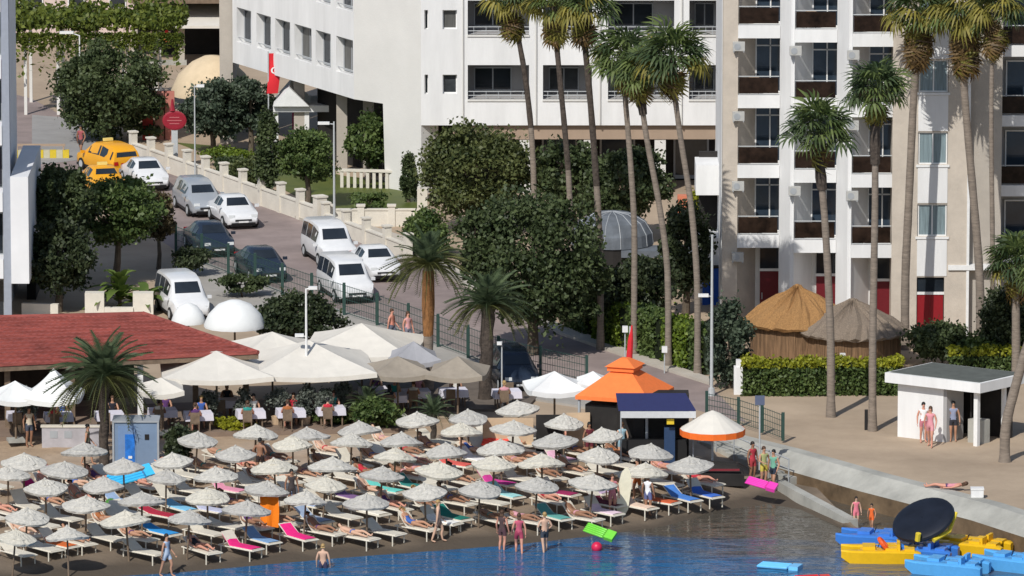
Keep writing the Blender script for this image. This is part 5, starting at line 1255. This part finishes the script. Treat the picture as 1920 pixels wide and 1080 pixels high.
for rel, of in (('seaward of', 1.95), ('inland of', -1.95), ('just beside', 0.0)):
    for g, k, i in sorted(PAR, key=lambda q: (q[1], q[2])):
        for lat in (0, .45, -.45, 1.45, -1.45):
            if of == 0 and abs(lat) < 1: continue
            p = Vector(g) + fx*of + sx_*lat; p.z = gz(p.x, p.y)
            if p.z > .3 and not too_close(p, 1.7, .68) and 1.0 + p.y < 400 and gz(p.x, p.y, -9) > -1:
                sunbed(p, BY+rngb.uniform(-.1,.1), f'cream sunbed {rel} {ORD[i]} parasol from left, {ROWN[k]}'); break
n_extra = 0
for px in (30,95,165,205,262,330,395,455,530,598,668,735,795,862,930,985,1060,1165,1212,1262,1318):
    py = shore_y(px) - 44 - rngb.uniform(0,10); p = at(px, py)
    if too_close(p): continue
    sunbed(p, BY+rngb.uniform(-.12,.2), f'cream sunbed in the open strip along the waterline, {ORD[n_extra]} from left'); n_extra += 1

def nearest_bed(px, py):
    best = min((b for b in BEDS if not b[2]), key=lambda b: (proj(b[0].location+Vector((0,0,.5)))[0]-px)**2 + 2*(proj(b[0].location+Vector((0,0,.5)))[1]-py)**2); best[2] = True; return best
TOW = [(438,1000,'hot pink',(.75,.02,.20)),(548,988,'neon pink',(.80,.02,.22)),(425,908,'light pink',(.75,.30,.42)),(285,905,'red',(.55,.03,.02)),(287,945,'crimson',(.42,.02,.05)),(312,958,'sky blue',(.22,.55,.80)),(285,1006,'blue',(.03,.30,.70)),(205,925,'pale blue',(.30,.42,.62)),
       (712,910,'turquoise',(.15,.62,.55)),(752,905,'teal',(.03,.22,.20)),(662,914,'purple',(.22,.12,.28)),(855,868,'coral',(.70,.12,.10)),(918,884,'magenta',(.60,.05,.30)),(1022,846,'pale pink',(.72,.42,.55)),(1055,928,'maroon',(.32,.02,.10)),(1108,934,'dark maroon',(.10,.01,.03)),(958,945,'aqua',(.35,.68,.70)),(1050,955,'sea green',(.12,.38,.34)),
       (1152,980,'white and pink',(.80,.62,.72)),(1285,902,'bright blue',(.07,.22,.62)),(857,985,'emerald',(.01,.18,.14)),(560,955,'light blue',(.35,.45,.66)),(520,1000,'cornflower blue',(.20,.36,.60)),(600,960,'grey blue',(.3,.38,.52)),(100,1005,'orange',(.62,.14,.03)),(80,928,'raspberry',(.60,.02,.18)),(1180,995,'peach',(.76,.58,.45)),(1240,940,'orange red',(.62,.12,.04)),(1090,905,'lilac',(.55,.42,.58)),(395,945,'lavender',(.5,.52,.68)),(930,862,'white',(.85,.85,.85)),(812,960,'snow white',(.86,.86,.84)),(700,955,'ivory',(.8,.76,.66)),(1320,915,'royal blue',(.05,.16,.6)),]
for i, (px, py, nm, c) in enumerate(TOW):
    b = nearest_bed(px, py); bp = b[0]
    o = link('towel', BACKM[b[1]][1], None, tuple(bp.location)); o.rotation_euler = (0,0,b[3])
    o.material_slots[0].link = 'OBJECT'; o.material_slots[0].material = mat('towel_'+nm.replace(' ','_'), c, .95, .12, 6, bump=.3, bscale=40)
    tag(o, f'{nm} towel spread over a sunbed', 'towel', 'beach towels')

# ------------------------------------------------------------------ people
def body_mesh(name, J, bones, fingers):
    """J: name -> (co, radius); bones: (a, b, slot); slots 0 skin 1 top 2 bottom 3 shoes"""
    names = list(J); me = bpy.data.meshes.new(name+'_cage'); vs = [J[n][0] for n in names]; ed = [(names.index(a), names.index(b)) for a, b, _ in bones]; rad = [J[n][1] for n in names]
    for root, dirs in fingers:
        for off, tip, r in dirs:
            i = len(vs); a = Vector(root)+Vector(off); vs += [tuple(a), tuple(a+Vector(tip)*.5), tuple(a+Vector(tip))]; ed += [(i,i+1),(i+1,i+2)]; rad += [r, r*.95, r*.75]
    me.from_pydata(vs, ed, []); ob = bpy.data.objects.new(name+'_cage', me); COL.objects.link(ob)
    md = ob.modifiers.new('Skin', 'SKIN'); md.use_smooth_shade = True; ss = ob.modifiers.new('Sub', 'SUBSURF'); ss.levels = 1; ss.render_levels = 1
    sk = me.skin_vertices[0].data
    for i, r in enumerate(rad): sk[i].radius = (r, r) if not hasattr(r, '__len__') else r
    sk[names.index('pelvis')].use_root = True
    for i in range(len(names), len(vs), 3): sk[i].use_root = True
    dg = bpy.context.evaluated_depsgraph_get(); out = bpy.data.meshes.new_from_object(ob.evaluated_get(dg)); bpy.data.objects.remove(ob); out.name = name
    out.materials.clear()
    for _ in range(3): out.materials.append(M_CANVASW)
    segs = [(Vector(J[a][0]), Vector(J[b][0]), s) for a, b, s in bones]; idx = []
    for p in out.polygons:
        c = p.center; best = (9, 0)
        for a, b, s in segs:
            d = b-a; q = max(0, min(1, (c-a).dot(d)/d.length_squared)); r = (a+d*q-c).length
            if r < best[0]: best = (r, s)
        idx.append(best[1])
    out.polygons.foreach_set('material_index', idx); out.polygons.foreach_set('use_smooth', [True]*len(idx)); return out
def hand(p, d, s):
    p = Vector(p); d = Vector(d).normalized(); side = Vector((0,1,0)) if abs(d.y) < .8 else Vector((1,0,0)); o = []
    for k, l in ((-1.5,.065),(-.5,.08),(.5,.085),(1.5,.072)): o.append((side*k*.02+d*.03, d*l+Vector((-s*.02,0,0)), .0095))
    o.append((side*.03, d*.05+side*.045, .011)); return (tuple(p), o)
def standing(variant=0):
    sw = [0,.22,-.15,.0][variant]; arm = variant
    J = {'pelvis':((0,0,.94),(.15,.11)),'belly':((0,0,1.08),(.125,.095)),'chest':((0,.01,1.28),(.155,.11)),'neckb':((0,.015,1.44),(.075,.07)),'neck':((0,0,1.51),(.052,.055)),'head':((0,-.01,1.60),(.072,.088)),'crown':((0,0,1.69),(.06,.075)),'nose':((0,-.105,1.6),(.013,.016))}
    B = [('pelvis','belly',1),('belly','chest',1),('chest','neckb',1),('neckb','neck',0),('neck','head',0),('head','crown',0),('head','nose',0)]; hands = []
    for s, n in ((-1,'r'),(1,'l')):
        k = sw*s
        J['hip'+n] = ((s*.095,0,.90),.10); J['thigh'+n] = ((s*.10,-.02-k*.4,.70),.085); J['knee'+n] = ((s*.10,-.02-k*.7,.49),.058); J['calf'+n] = ((s*.10,.03-k*.7,.34),.056); J['ankle'+n] = ((s*.10,.03-k*1.0+.02,.085),.037); J['toe'+n] = ((s*.12,-.12-k,.035),(.038,.028))
        B += [('pelvis','hip'+n,2),('hip'+n,'thigh'+n,2),('thigh'+n,'knee'+n,0),('knee'+n,'calf'+n,0),('calf'+n,'ankle'+n,0),('ankle'+n,'toe'+n,0)]
        el, wr = ((s*.255,.03,1.12),(s*.27,-.05,.88))
        if arm == 2 or (arm == 3 and s > 0): el, wr = (s*.30,.06,1.16),(s*.17,-.10,1.00)
        if arm == 1: wr = (s*.26,-.12*s-.06,.90)
        if arm == 3 and s < 0: el, wr = (s*.27,-.1,1.15),(s*.24,-.32,1.12)
        J['sh'+n] = ((s*.175,.01,1.395),.058); J['elb'+n] = (el,.042); J['wr'+n] = (wr,.029); d = (Vector(wr)-Vector(el)).normalized(); pl = tuple(Vector(wr)+d*.07); J['palm'+n] = (pl,(.036,.02))
        B += [('chest','sh'+n,1),('sh'+n,'elb'+n,0),('elb'+n,'wr'+n,0),('wr'+n,'palm'+n,0)]; hands.append(hand(pl, d, s))
    return body_mesh('body', J, B, hands)
def reclining(ang):
    ca, sa = math.cos(ang), math.sin(ang); b = lambda u, d: (-.34-u*ca-d*sa, BZ+u*sa+d*ca)
    def p(u, d, y=0): x, z = b(u, d); return (x, y, z)
    J = {'pelvis':((-.24,0,BZ+.16),(.13,.1)),'belly':(p(.12,.15),(.12,.1)),'chest':(p(.34,.16),(.14,.11)),'neckb':(p(.48,.15),.07),'neck':(p(.54,.15),.052),'head':(p(.62,.17),(.08,.085)),'crown':(p(.71,.17),.065),'nose':(p(.62,.27),.014)}
    B = [('pelvis','belly',1),('belly','chest',1),('chest','neckb',0),('neckb','neck',0),('neck','head',0),('head','crown',0),('head','nose',0)]; hands = []
    for s, n in ((-1,'r'),(1,'l')):
        J['hip'+n] = ((-.2,s*.09,BZ+.15),.095); J['knee'+n] = ((.22,s*.12,BZ+.22 if s > 0 else BZ+.14),.06); J['ankle'+n] = ((.64,s*.12,BZ+.09),.038); J['toe'+n] = ((.70,s*.14,BZ+.2),.03)
        B += [('pelvis','hip'+n,2),('hip'+n,'knee'+n,0),('knee'+n,'ankle'+n,0),('ankle'+n,'toe'+n,0)]
        wr = (-.2,s*.25,BZ+.12); J['sh'+n] = (p(.43,.15,s*.16),.055); J['elb'+n] = (p(.15,.12,s*.25),.04); J['wr'+n] = (wr,.028); J['palm'+n] = ((-.12,s*.24,BZ+.1),.03)
        B += [('chest','sh'+n,0),('sh'+n,'elb'+n,0),('elb'+n,'wr'+n,0),('wr'+n,'palm'+n,0)]; hands.append(hand((-.12,s*.24,BZ+.1),(1,0,0),0))
    return body_mesh('body', J, B, hands)
def seated():
    J = {'pelvis':((0,.05,.52),(.15,.12)),'belly':((0,.05,.68),(.13,.1)),'chest':((0,.04,.88),(.155,.11)),'neckb':((0,.03,1.03),.07),'neck':((0,.01,1.10),.052),'head':((0,0,1.19),(.074,.088)),'crown':((0,.01,1.28),.065),'nose':((0,-.1,1.19),.014)}
    B = [('pelvis','belly',1),('belly','chest',1),('chest','neckb',1),('neckb','neck',0),('neck','head',0),('head','crown',0),('head','nose',0)]; hands = []
    for s, n in ((-1,'r'),(1,'l')):
        J['hip'+n] = ((s*.1,.02,.51),.1); J['knee'+n] = ((s*.13,-.40,.52),.065); J['ankle'+n] = ((s*.13,-.40,.09),.04); J['toe'+n] = ((s*.14,-.55,.04),.03)
        B += [('pelvis','hip'+n,2),('hip'+n,'knee'+n,2),('knee'+n,'ankle'+n,0),('ankle'+n,'toe'+n,0)]
        wr = (s*.14,-.34,.72); J['sh'+n] = ((s*.18,.04,.99),.058); J['elb'+n] = ((s*.26,-.08,.74),.042); J['wr'+n] = (wr,.029); J['palm'+n] = ((s*.11,-.41,.73),.032)
        B += [('chest','sh'+n,1),('sh'+n,'elb'+n,0),('elb'+n,'wr'+n,0),('wr'+n,'palm'+n,0)]; hands.append(hand((s*.11,-.41,.73),(0,-1,0),s))
    return body_mesh('body', J, B, hands)
STAND = [standing(i) for i in range(4)]; RECL = [reclining(a) for a in ANGS]; SEATED = seated()
def cap_mesh(name, long):
    mb = MB(); rings = []
    for j in range(6):
        a = math.pi/2*j/5; rings.append([(.088*math.sin(a)*math.cos(2*math.pi*k/14), .102*math.sin(a)*math.sin(2*math.pi*k/14)+.012, .105*math.cos(a)) for k in range(14)])
    mb.loft(rings[1:], cap=True)
    mb.add([(-.08,.03,.02),(.08,.03,.02),(.075,.1,-.16 if long else -.07),(-.075,.1,-.16 if long else -.07),(-.085,-.0,0),(.085,0,0),(.07,.04,-.14 if long else -.06),(-.07,.04,-.14 if long else -.06)], [(0,1,2,3),(4,0,3,7),(1,5,6,2)])
    return mb.mesh(name, plain('brown_hair', (.04,.022,.012), .6), smooth=True)
HAIR = [cap_mesh('hair', False), cap_mesh('hair', True)]
SKIN = [plain('skin_tan', (.46,.25,.16), .55), plain('skin_fair', (.60,.38,.27), .55), plain('skin_brown', (.30,.155,.095), .55), plain('skin_sunburnt', (.58,.28,.20), .55)]
HAIRM = [plain('hair_dark', (.02,.013,.01), .6), plain('hair_brown', (.07,.035,.018), .6), plain('hair_blond', (.38,.25,.10), .6), plain('hair_black', (.01,.01,.01), .6)]
def cloth(c): return mat('cloth_%02d_%02d_%02d' % tuple(int(v*99) for v in c), c, .9, .1, 5)
def dress(o, skin, top, bottom):
    for i, m in enumerate((skin, top, bottom)): o.material_slots[i].link = 'OBJECT'; o.material_slots[i].material = m
def person(mesh, loc, yaw, label, skin, top, bottom, hair=0, hairm=0, head=(0,.0,1.645), hrot=(0,0,0), scale=1.0, group=None):
    o = link('person', mesh, None, loc); o.rotation_euler = (0,0,yaw); o.scale = (scale,)*3
    sm = SKIN[skin]; dress(o, sm, sm if top is None else cloth(top), sm if bottom is None else cloth(bottom)); tag(o, label, 'person', group)
    h = link('hair', HAIR[hair], o, head, hrot); h.material_slots[0].link = 'OBJECT'; h.material_slots[0].material = HAIRM[hairm]; return o
def stand_at(px, py, label, skin=0, top=None, bottom=(.05,.05,.06), pose=0, yaw=0.0, hair=0, hairm=0, z=None, scale=1.0, group=None, paved=False):
    p = G(px, py, z) if z is not None else (G(px, py) if paved else at(px, py))
    return person(STAND[pose], tuple(p), yaw, label, skin, top, bottom, hair, hairm, scale=scale, group=group)
BW_ = 'bathers standing at the water'
stand_at(942,1036,'bather in dark bikini facing the beach, left of three at the waterline',3,(.08,.05,.05),(.10,.05,.06),0,R(150),1,1,-.12,group=BW_)
stand_at(973,1042,'sunburnt bather in pink bikini, middle of three at the waterline',3,(.5,.1,.16),(.35,.05,.10),1,R(185),1,1,-.14,group=BW_)
stand_at(1021,1040,'bather with hand on hip wearing dark shorts, right of three at the waterline',1,None,(.04,.05,.07),2,R(200),0,2,-.14,group=BW_)
stand_at(606,1100,'blond swimmer up to the waist in the sea',1,None,(.05,.05,.1),0,R(170),0,2,-.75,group=BW_)
stand_at(822,1018,'slim bather walking along the wet sand left of the three',1,(.62,.42,.3),(.45,.3,.22),1,R(90),1,2,group=BW_)
stand_at(313,1084,'person in pale blue shirt walking at the left waterline',0,(.42,.52,.66),(.42,.50,.62),1,R(60),0,0,group=BW_)
stand_at(1215,972,'man in white T-shirt and navy shorts among the right sunbeds',2,(.80,.81,.84),(.12,.14,.30),0,R(150),0,3)
stand_at(1148,968,'person in pink top standing between sunbeds near the cream board',3,(.62,.22,.26),(.5,.2,.22),0,R(20),0,1)
stand_at(1195,938,'tanned man in orange shorts behind the man in white',0,None,(.55,.15,.04),2,R(-60),0,0)
stand_at(1605,990,'child in pink dress standing at the end of the groyne',1,(.72,.20,.26),(.72,.20,.26),0,R(10),0,0,.0,scale=.75)
stand_at(1634,996,'child in orange swimwear in the shallow channel',0,(.75,.14,.03),(.75,.14,.03),1,R(-20),0,0,-.15,scale=.66)
stand_at(1731,830,'person in white T-shirt standing by the white hut wall',3,(.82,.82,.82),(.5,.18,.22),0,R(10),0,3,paved=True)
stand_at(1744,838,'person in pink top and pink trousers by the white hut',3,(.66,.28,.33),(.60,.27,.30),1,R(-15),1,1,paved=True)
stand_at(1787,828,'person in pale shirt in the dark hut opening',0,(.25,.28,.40),(.03,.03,.04),0,R(0),0,3,paved=True)
GF = 'group carrying beach floats'
stand_at(1411,905,'person in red top at the left of the float-carrying group',2,(.45,.04,.06),(.35,.04,.05),0,R(40),0,0,group=GF)
stand_at(1432,914,'person in yellow-green shirt in the middle of the float-carrying group',0,(.38,.40,.18),(.55,.45,.08),3,R(30),0,1,group=GF)
stand_at(1450,920,'person in orange cap and green top at the right of the float group',0,(.16,.38,.28),(.02,.03,.05),1,R(-30),0,3,group=GF)
stand_at(1105,868,'woman in dark red dress standing left of the kiosk',2,(.13,.02,.03),(.13,.02,.03),0,R(20),1,3)
stand_at(1166,868,'person in pale blue clothes in front of the kiosk counter',1,(.33,.50,.58),(.30,.46,.55),0,R(200),0,1)
stand_at(165,872,'dark-haired person in olive top walking behind the left parasols',0,(.16,.17,.12),(.08,.06,.06),1,R(80),0,3)
stand_at(55,838,'person in cream top by the pale low wall at left',2,(.55,.48,.38),(.06,.07,.10),0,R(30),0,3)
stand_at(488,898,'tanned man with dark shorts between the middle parasols',2,None,(.03,.02,.02),2,R(160),0,3)
stand_at(547,958,'dark-haired man standing in shade right of the orange towel',2,(.06,.05,.05),(.05,.04,.04),0,R(20),0,3)
# people on the promenade slope and by the road
stand_at(152,296,'person in dark pink walking beside the yellow taxi estate',2,(.32,.08,.09),(.05,.04,.04),1,R(-30),0,3,paved=True)
stand_at(735,650,'pedestrian in salmon top on the footway left of the orange-trunk palm',3,(.62,.25,.18),(.12,.13,.17),1,R(60),0,1,paved=True)
stand_at(765,655,'pedestrian in pink on the footway beside the orange-trunk palm',3,(.65,.34,.34),(.2,.2,.25),0,R(40),1,1,paved=True)
REC = 0; rngr = random.Random(77); COLS = [((.02,.02,.03),'black'),((.5,.03,.05),'red'),((.05,.12,.4),'blue'),((.03,.25,.22),'teal'),((.6,.3,.35),'pink'),((.7,.68,.62),'white'),((.35,.12,.04),'rust'),((.1,.04,.15),'purple')]
free = [b for b in BEDS if not b[2]]; rngr.shuffle(free)
for b in free[:60]:
    c, cn = rngr.choice(COLS); sk = rngr.randrange(4); lab = b[0]['label'].replace('cream sunbed, ','').replace('cream sunbed ','bed ')
    hp = -.34-.68*math.cos(ANGS[b[1]])-.17*math.sin(ANGS[b[1]]); hz = BZ+.68*math.sin(ANGS[b[1]])+.17*math.cos(ANGS[b[1]])
    woman = rngr.random() < .5
    short = lab.split(' below ')[-1] if ' below ' in lab else lab.replace('bed ','') if ' row' in lab else lab.split(', ')[-1]+' by the water'
    side = 'left' if lab.startswith('left') else 'right' if lab.startswith('right') else ''
    person(RECL[b[1]], tuple(b[0].location), b[3], f'{cn} clad sunbather on {side} bed, {short}'.replace('  ',' '), sk, c if woman else None, c, 1 if woman else 0, rngr.randrange(4), (hp,0,hz), (0,-R(70)+ANGS[b[1]]*0,0), group='sunbathers lying on sunbeds'); b[2] = True

# ------------------------------------------------------------------ restaurant tables and diners
def table(px, py, label):
    p = G(px, py, Z0+.12); t = thing('dining_table', label, 'table', tuple(p), R(10), 'restaurant tables')
    MB().cbox((0,0,.74),(1.1,.8,.04)).local('top', M_WOOD, t)
    m = MB(); w, d = .58, .43; n = 10
    m.loft([[(x*1.04,y*1.04,.46) for x,y in ((-w,-d),(w,-d),(w,d),(-w,d))],[(x,y,.765) for x,y in ((-w,-d),(w,-d),(w,d),(-w,d))],[(x*.2,y*.2,.77) for x,y in ((-w,-d),(w,-d),(w,d),(-w,d))]]); m.local('tablecloth', mat('lilac_white_cloth', (.68,.66,.74), .9, .06, 3), t)
    for x in (-.45,.45):
        for y in (-.3,.3): MB().box((x-.03,y-.03,0),(x+.03,y+.03,.72)).local('leg', M_WOOD, t)
    for i, y in enumerate((-.75,.75)):
        c = thing('dining_chair', f'wooden chair at the {["near","far"][i]} side of the {label.split("cloth ")[-1]}', 'chair', (p.x+(.1 if i else -.1), p.y+y, Z0+.12), R(180) if y < 0 else 0, 'restaurant chairs')
        MB().box((-.2,-.2,.42),(.2,.2,.46)).local('seat', M_WOOD, c); MB().box((-.2,.17,.46),(.2,.21,.92)).local('backrest', M_WOOD, c)
        for x in (-.17,.17):
            for yy in (-.17,.17): MB().box((x-.02,yy-.02,0),(x+.02,yy+.02,.42)).local('leg', M_WOOD, c)
    return p
TABS = [(305,800,'left of the cream umbrella pole'),(372,806,'below the left cream umbrella'),(470,802,'below the middle cream umbrella'),(545,800,'left of the white lamp post'),(620,796,'right of the white lamp post'),(110,808,'left of the bushy palm'),(420,782,'at the back under the cream umbrella'),(700,760,'near the orange-trunk palm'),(780,764,'at the foot of the orange-trunk palm'),(735,772,'behind the low feather palm'),(850,762,'between the two feather palm trunks'),(950,764,'beside the slim grey pole'),(205,806,'behind the bushy palm trunk'),(40,806,'below the left edge umbrella')]
rngd = random.Random(9)
for i, (px, py, w) in enumerate(TABS):
    p = table(px, py, f'table with white cloth {w}')
    for j, y in enumerate((-.75,.75)):
        if rngd.random() < .7:
            c, cn = rngd.choice(COLS); person(SEATED, (p.x+(.1 if y > 0 else -.1), p.y+y, Z0+.12), R(180) if y < 0 else 0, f'diner in {cn} at the {["near","far"][j]} side of table {w}', rngd.randrange(4), c, rngd.choice(COLS)[0], rngd.randrange(2), rngd.randrange(4), (0,.01,1.235), group='restaurant diners')

# ------------------------------------------------------------------ sea things: pedal boats, floats
def pedal_boat(px, py, yaw, hullm, label, extra=None, red=False):
    p = G(px, py, 0.0); t = thing('pedal_boat', label, 'pedal boat', (p.x,p.y,0), yaw, 'pedal boats moored together')
    for s in (-1,1):
        rings = []
        for x, w, z0, z1 in ((-1.5,.16,.05,.42),(-1.35,.27,-.12,.48),(-.3,.29,-.16,.5),(.7,.28,-.14,.5),(1.25,.2,-.05,.5),(1.65,.05,.22,.52)):
            rings.append([(x,s*.55-w,z1-.05),(x,s*.55-w*.7,z0),(x,s*.55+w*.7,z0),(x,s*.55+w,z1-.05),(x,s*.55+w*.7,z1),(x,s*.55-w*.7,z1)])
        MB().loft(rings).local('hull', hullm, t, True)
    MB().box((-1.2,-.6,.40),(.9,.6,.47)).local('deck', hullm, t)
    for s in (-1,1):
        m = MB(); m.cbox((-.35,s*.34,.53),(.5,.5,.12)); m.cbox((-.62,s*.34,.62),(.12,.5,.26)); m.local('seat', hullm, t)
        m = MB(); m.cbox((-1.05,s*.34,.51),(.4,.5,.1)); m.local('rear_seat', hullm, t)
    m = MB(); m.cbox((.55,0,.53),(.5,.8,.16)); m.local('pedal_box', hullm, t)
    m = MB(); m.tube([(.2,0,.5),(.12,0,.7)], .02, 6); m.tube([(.12,-.1,.7),(.12,.1,.7)], .02, 6); m.local('steering', M_BLACK, t)
    if red:
        r = MB(); N = 18; r.loft([[( -.2+(.27+.09*math.cos(2*math.pi*k/8))*math.cos(2*math.pi*i/N), -.05+(.27+.09*math.cos(2*math.pi*k/8))*math.sin(2*math.pi*i/N), .09*math.sin(2*math.pi*k/8)) for k in range(8)] for i in range(N+1)], cap=False)
        o = r.build('lifebuoy', plain('orange_red_ring', (.75,.10,.02), .5), origin=(0,0,0)); o.location = (p.x, p.y, .72); o.rotation_euler = (R(50),0,yaw*.5); tag(o, 'orange-red lifebuoy lying on the front yellow pedal boat', 'lifebuoy')
YEL = plain('yellow_fibreglass', (.78,.46,.012), .35); BLU = plain('blue_fibreglass', (.05,.20,.62), .35); LBL = plain('light_blue_fibreglass', (.10,.38,.75), .35)
pedal_boat(1655,1050,R(178),YEL,'yellow pedal boat with lifebuoy, nearest the open water',red=True)
pedal_boat(1822,1036,R(155),YEL,'yellow pedal boat under the black round canopy')
pedal_boat(1648,1022,R(165),BLU,'blue pedal boat at the far left of the moored boats')
pedal_boat(1722,1046,R(160),BLU,'blue pedal boat between the two yellow boats')
pedal_boat(1780,1074,R(158),LBL,'light blue pedal boat at the bottom edge, middle of the boats')
pedal_boat(1905,1066,R(150),LBL,'light blue pedal boat at the right edge')
def black_disc():
    p = G(1742,1044,0.0); c = V(1731,974,p.y); t = thing('round_canopy', 'large black round inflatable disc tilted up with yellow tubing', 'inflatable', (c.x,c.y,c.z))
    n = 30; w = 1.3; m = MB(); m.lathe([(.02,.12),(w*.5,.14),(w*.85,.12),(w*.97,.05),(w,-.04),(w*.95,-.14),(w*.8,-.18),(.02,-.16)], n); o = m.local('disc', mat('black_vinyl', (.010,.013,.022), .45, .3, 1.5), t, True)
    o.rotation_euler = (R(24), R(-22), 0)
    y = plain('yellow_tube', (.72,.55,.04), .4)
    MB().tube([(1.3,-.1,.3),(1.0,-.6,-.35),(.35,-1.1,-.62)], [.07,.09,.1], 8).local('tube', y, t, True)
    MB().tube([(-.28,-1.15,-.62),(-.25,-1.22,-.3)], .11, 8).local('handle', y, t); 
    MB().tube([(.1,-.3,-1.5),(.0,0,-.1)], .06, 8).local('mast', M_STEEL, t)
black_disc()
def lilo(px, py, z, yaw, c, label, L=1.8, W=.7, tilt=(0,0), wavy=True):
    p = G(px, py, z); t = thing('air_mattress', label, 'float', (p.x,p.y,z), yaw, 'inflatable floats'); m = plain('vinyl_%d%d' % (px,py), c, .3)
    t.rotation_euler = (tilt[0], tilt[1], yaw)
    for k in range(5):
        y = -W/2 + W*(k+.5)/5; MB().tube([(-L/2,y,0),(-L/2+.05,y,.02),(L/2-.45,y,.02),(L/2-.42,y,.0)], [.03,W/10.5,W/10.5,.03], 8).local('air_chamber', m, t, True)
    MB().loft([[(x,yy,zz) for yy,zz in ((-W/2*.95,-.05),(W/2*.95,-.05),(W/2*.9,.1),(-W/2*.9,.1))] for x in (L/2-.38,L/2)]).local('pillow', m, t, True)
lilo(1125,998,.75,R(-25),(.18,.62,.06),'bright green air mattress carried at the waterline',1.3,.5,(R(35),R(14)))
lilo(1462,1062,.05,R(-20),(.16,.52,.88),'light blue air mattress floating at the bottom right',1.7,.75)
lilo(1428,908,.9,R(-20),(.80,.06,.45),'magenta air mattress held by the float-carrying group',1.3,.5,(R(25),R(12)))
lilo(245,892,1.5,R(25),(.06,.50,.85),'sky blue air mattress leaning in front of the blue cabin',1.9,.7,(R(35),R(-10)))
lilo(1525,1086,.08,R(10),(.75,.03,.02),'red float at the bottom edge left of the boats',1.4,.9)
lilo(940,832,1.45,R(-10),(.85,.09,.06),'red-orange inflatable among the back parasols',1.6,.7,(R(30),R(10)))
def ball(px, py, z, r, c, label):
    p = G(px, py, z); m = MB(); rings = [[(r*math.sin(a)*math.cos(2*math.pi*k/16), r*math.sin(a)*math.sin(2*math.pi*k/16), r*math.cos(a)) for k in range(16)] for a in [math.pi*(j+.15)/10 for j in range(10)]]
    m.loft(rings); o = m.build('beach_ball', plain('ball_%d' % px, c, .4), origin=(0,0,0), smooth=True); o.location = p; tag(o, label, 'ball', 'beach balls'); return o
ball(1119,1026,.12,.22,(.62,.02,.08),'crimson beach ball floating off the green air mattress')
ball(208,946,1.0,.26,(.07,.24,.04),'green beach ball between the left parasols')
p = at(505,1000); t = thing('beach_screen', 'bright orange towel hung from a rope frame under a parasol', 'towel', tuple(p), R(-5))
m = MB(); N = 8
for k in range(N+1):
    x = -.38+.76*k/N; m.v += [(x,.05*math.sin(k*1.3),1.55),(x+.03,.06*math.sin(k*1.3+.5),.9),(x,.07*math.sin(k*1.3+1),.25)]
for k in range(N):
    for j in range(2): m.f.append([k*3+j,k*3+j+1,k*3+j+4,k*3+j+3]); m.m.append(0)
m.local('cloth', plain('bright_orange_towel', (.85,.22,.01), .9), t, True); MB().tube([(-.42,.02,1.56),(.42,.02,1.56)], .015, 5).local('rod', M_WOOD, t)
for x in (-.42,.42): MB().tube([(x,.02,-.1),(x,.02,1.6)], .015, 5).local('stake', M_WOOD, t)
p = at(1165,968); t = tag(MB().loft([[(x*w,-.04,z) for x in (-1,1)]+[(x*w,.04,z) for x in (1,-1)] for z, w in ((0,.12),(.3,.24),(1.2,.27),(1.7,.2),(1.95,.06))]).build('surf_board', plain('cream_board', (.74,.70,.54), .4), origin=(0,0,0)), 'cream paddle board standing upright among the right sunbeds', 'board'); t.location = p; t.rotation_euler = (R(-8), R(8), R(10))
# dark covered pile near the orange parasol, stones by the channel mouth
p = at(1345,905); t = thing('boat_cover', 'dark covered beach equipment pile right of the orange-rimmed parasol', 'equipment', tuple(p)); m = MB(); m.loft([[(-1.1,-.5,-.05),(1.1,-.5,-.05),(1.1,.6,-.05),(-1.1,.6,-.05)],[(-1.05,-.45,.5),(1.1,-.45,.42),(1.05,.5,.55),(-1,.5,.6)],[(-.7,-.2,.85),(.8,-.2,.7),(.8,.3,.75),(-.7,.3,.9)]]); m.local('cover', M_DARK, t); MB().box((-1.0,-.56,.6),(.9,-.5,.68)).local('strap', plain('dark_red_strap', (.2,.02,.03)), t)
for i, (px, py, r) in enumerate([(1880,966,.5),(1905,975,.45),(1925,962,.6),(1862,975,.35)]):
    rng = random.Random(i); m = MB(); rings = []
    for j in range(6):
        a = math.pi*(j+.2)/5.6; rings.append([(r*1.4*math.sin(a)*math.cos(2*math.pi*k/9)*rng.uniform(.85,1.1), r*math.sin(a)*math.sin(2*math.pi*k/9)*rng.uniform(.85,1.1), r*.7*math.cos(a)) for k in range(9)])
    m.loft(rings); o = m.build('boulder', mat('pale_boulder', (.42,.36,.28), .95, .25, 2, bump=.5), origin=(0,0,0)); o.location = G(px,py,.1); tag(o, f'pale rounded boulder at the channel mouth, {ORD[i]} of four', 'boulder', 'boulders at the channel mouth')
# person lying on the promenade edge and small white box
person(RECL[0], tuple(G(1765,918)-Vector((0,0,BZ-.02))), R(160), 'sunbather in pink lying on the promenade edge', 3, (.6,.25,.3), (.1,.05,.12), 1, 1, (-.34-.68*math.cos(ANGS[0])-.17*math.sin(ANGS[0]),0,BZ+.68*math.sin(ANGS[0])+.17*math.cos(ANGS[0])), (0,-R(70),0))
t = thing('cool_box', 'small white cool box on the promenade edge at right', 'box', tuple(G(1832,934))); MB().box((-.25,-.18,.06),(.25,.18,.36)).local('body', M_FRAMEW, t); MB().box((-.27,-.2,.361),(.27,.2,.44)).local('lid', M_FRAMEW, t)
index_kids()
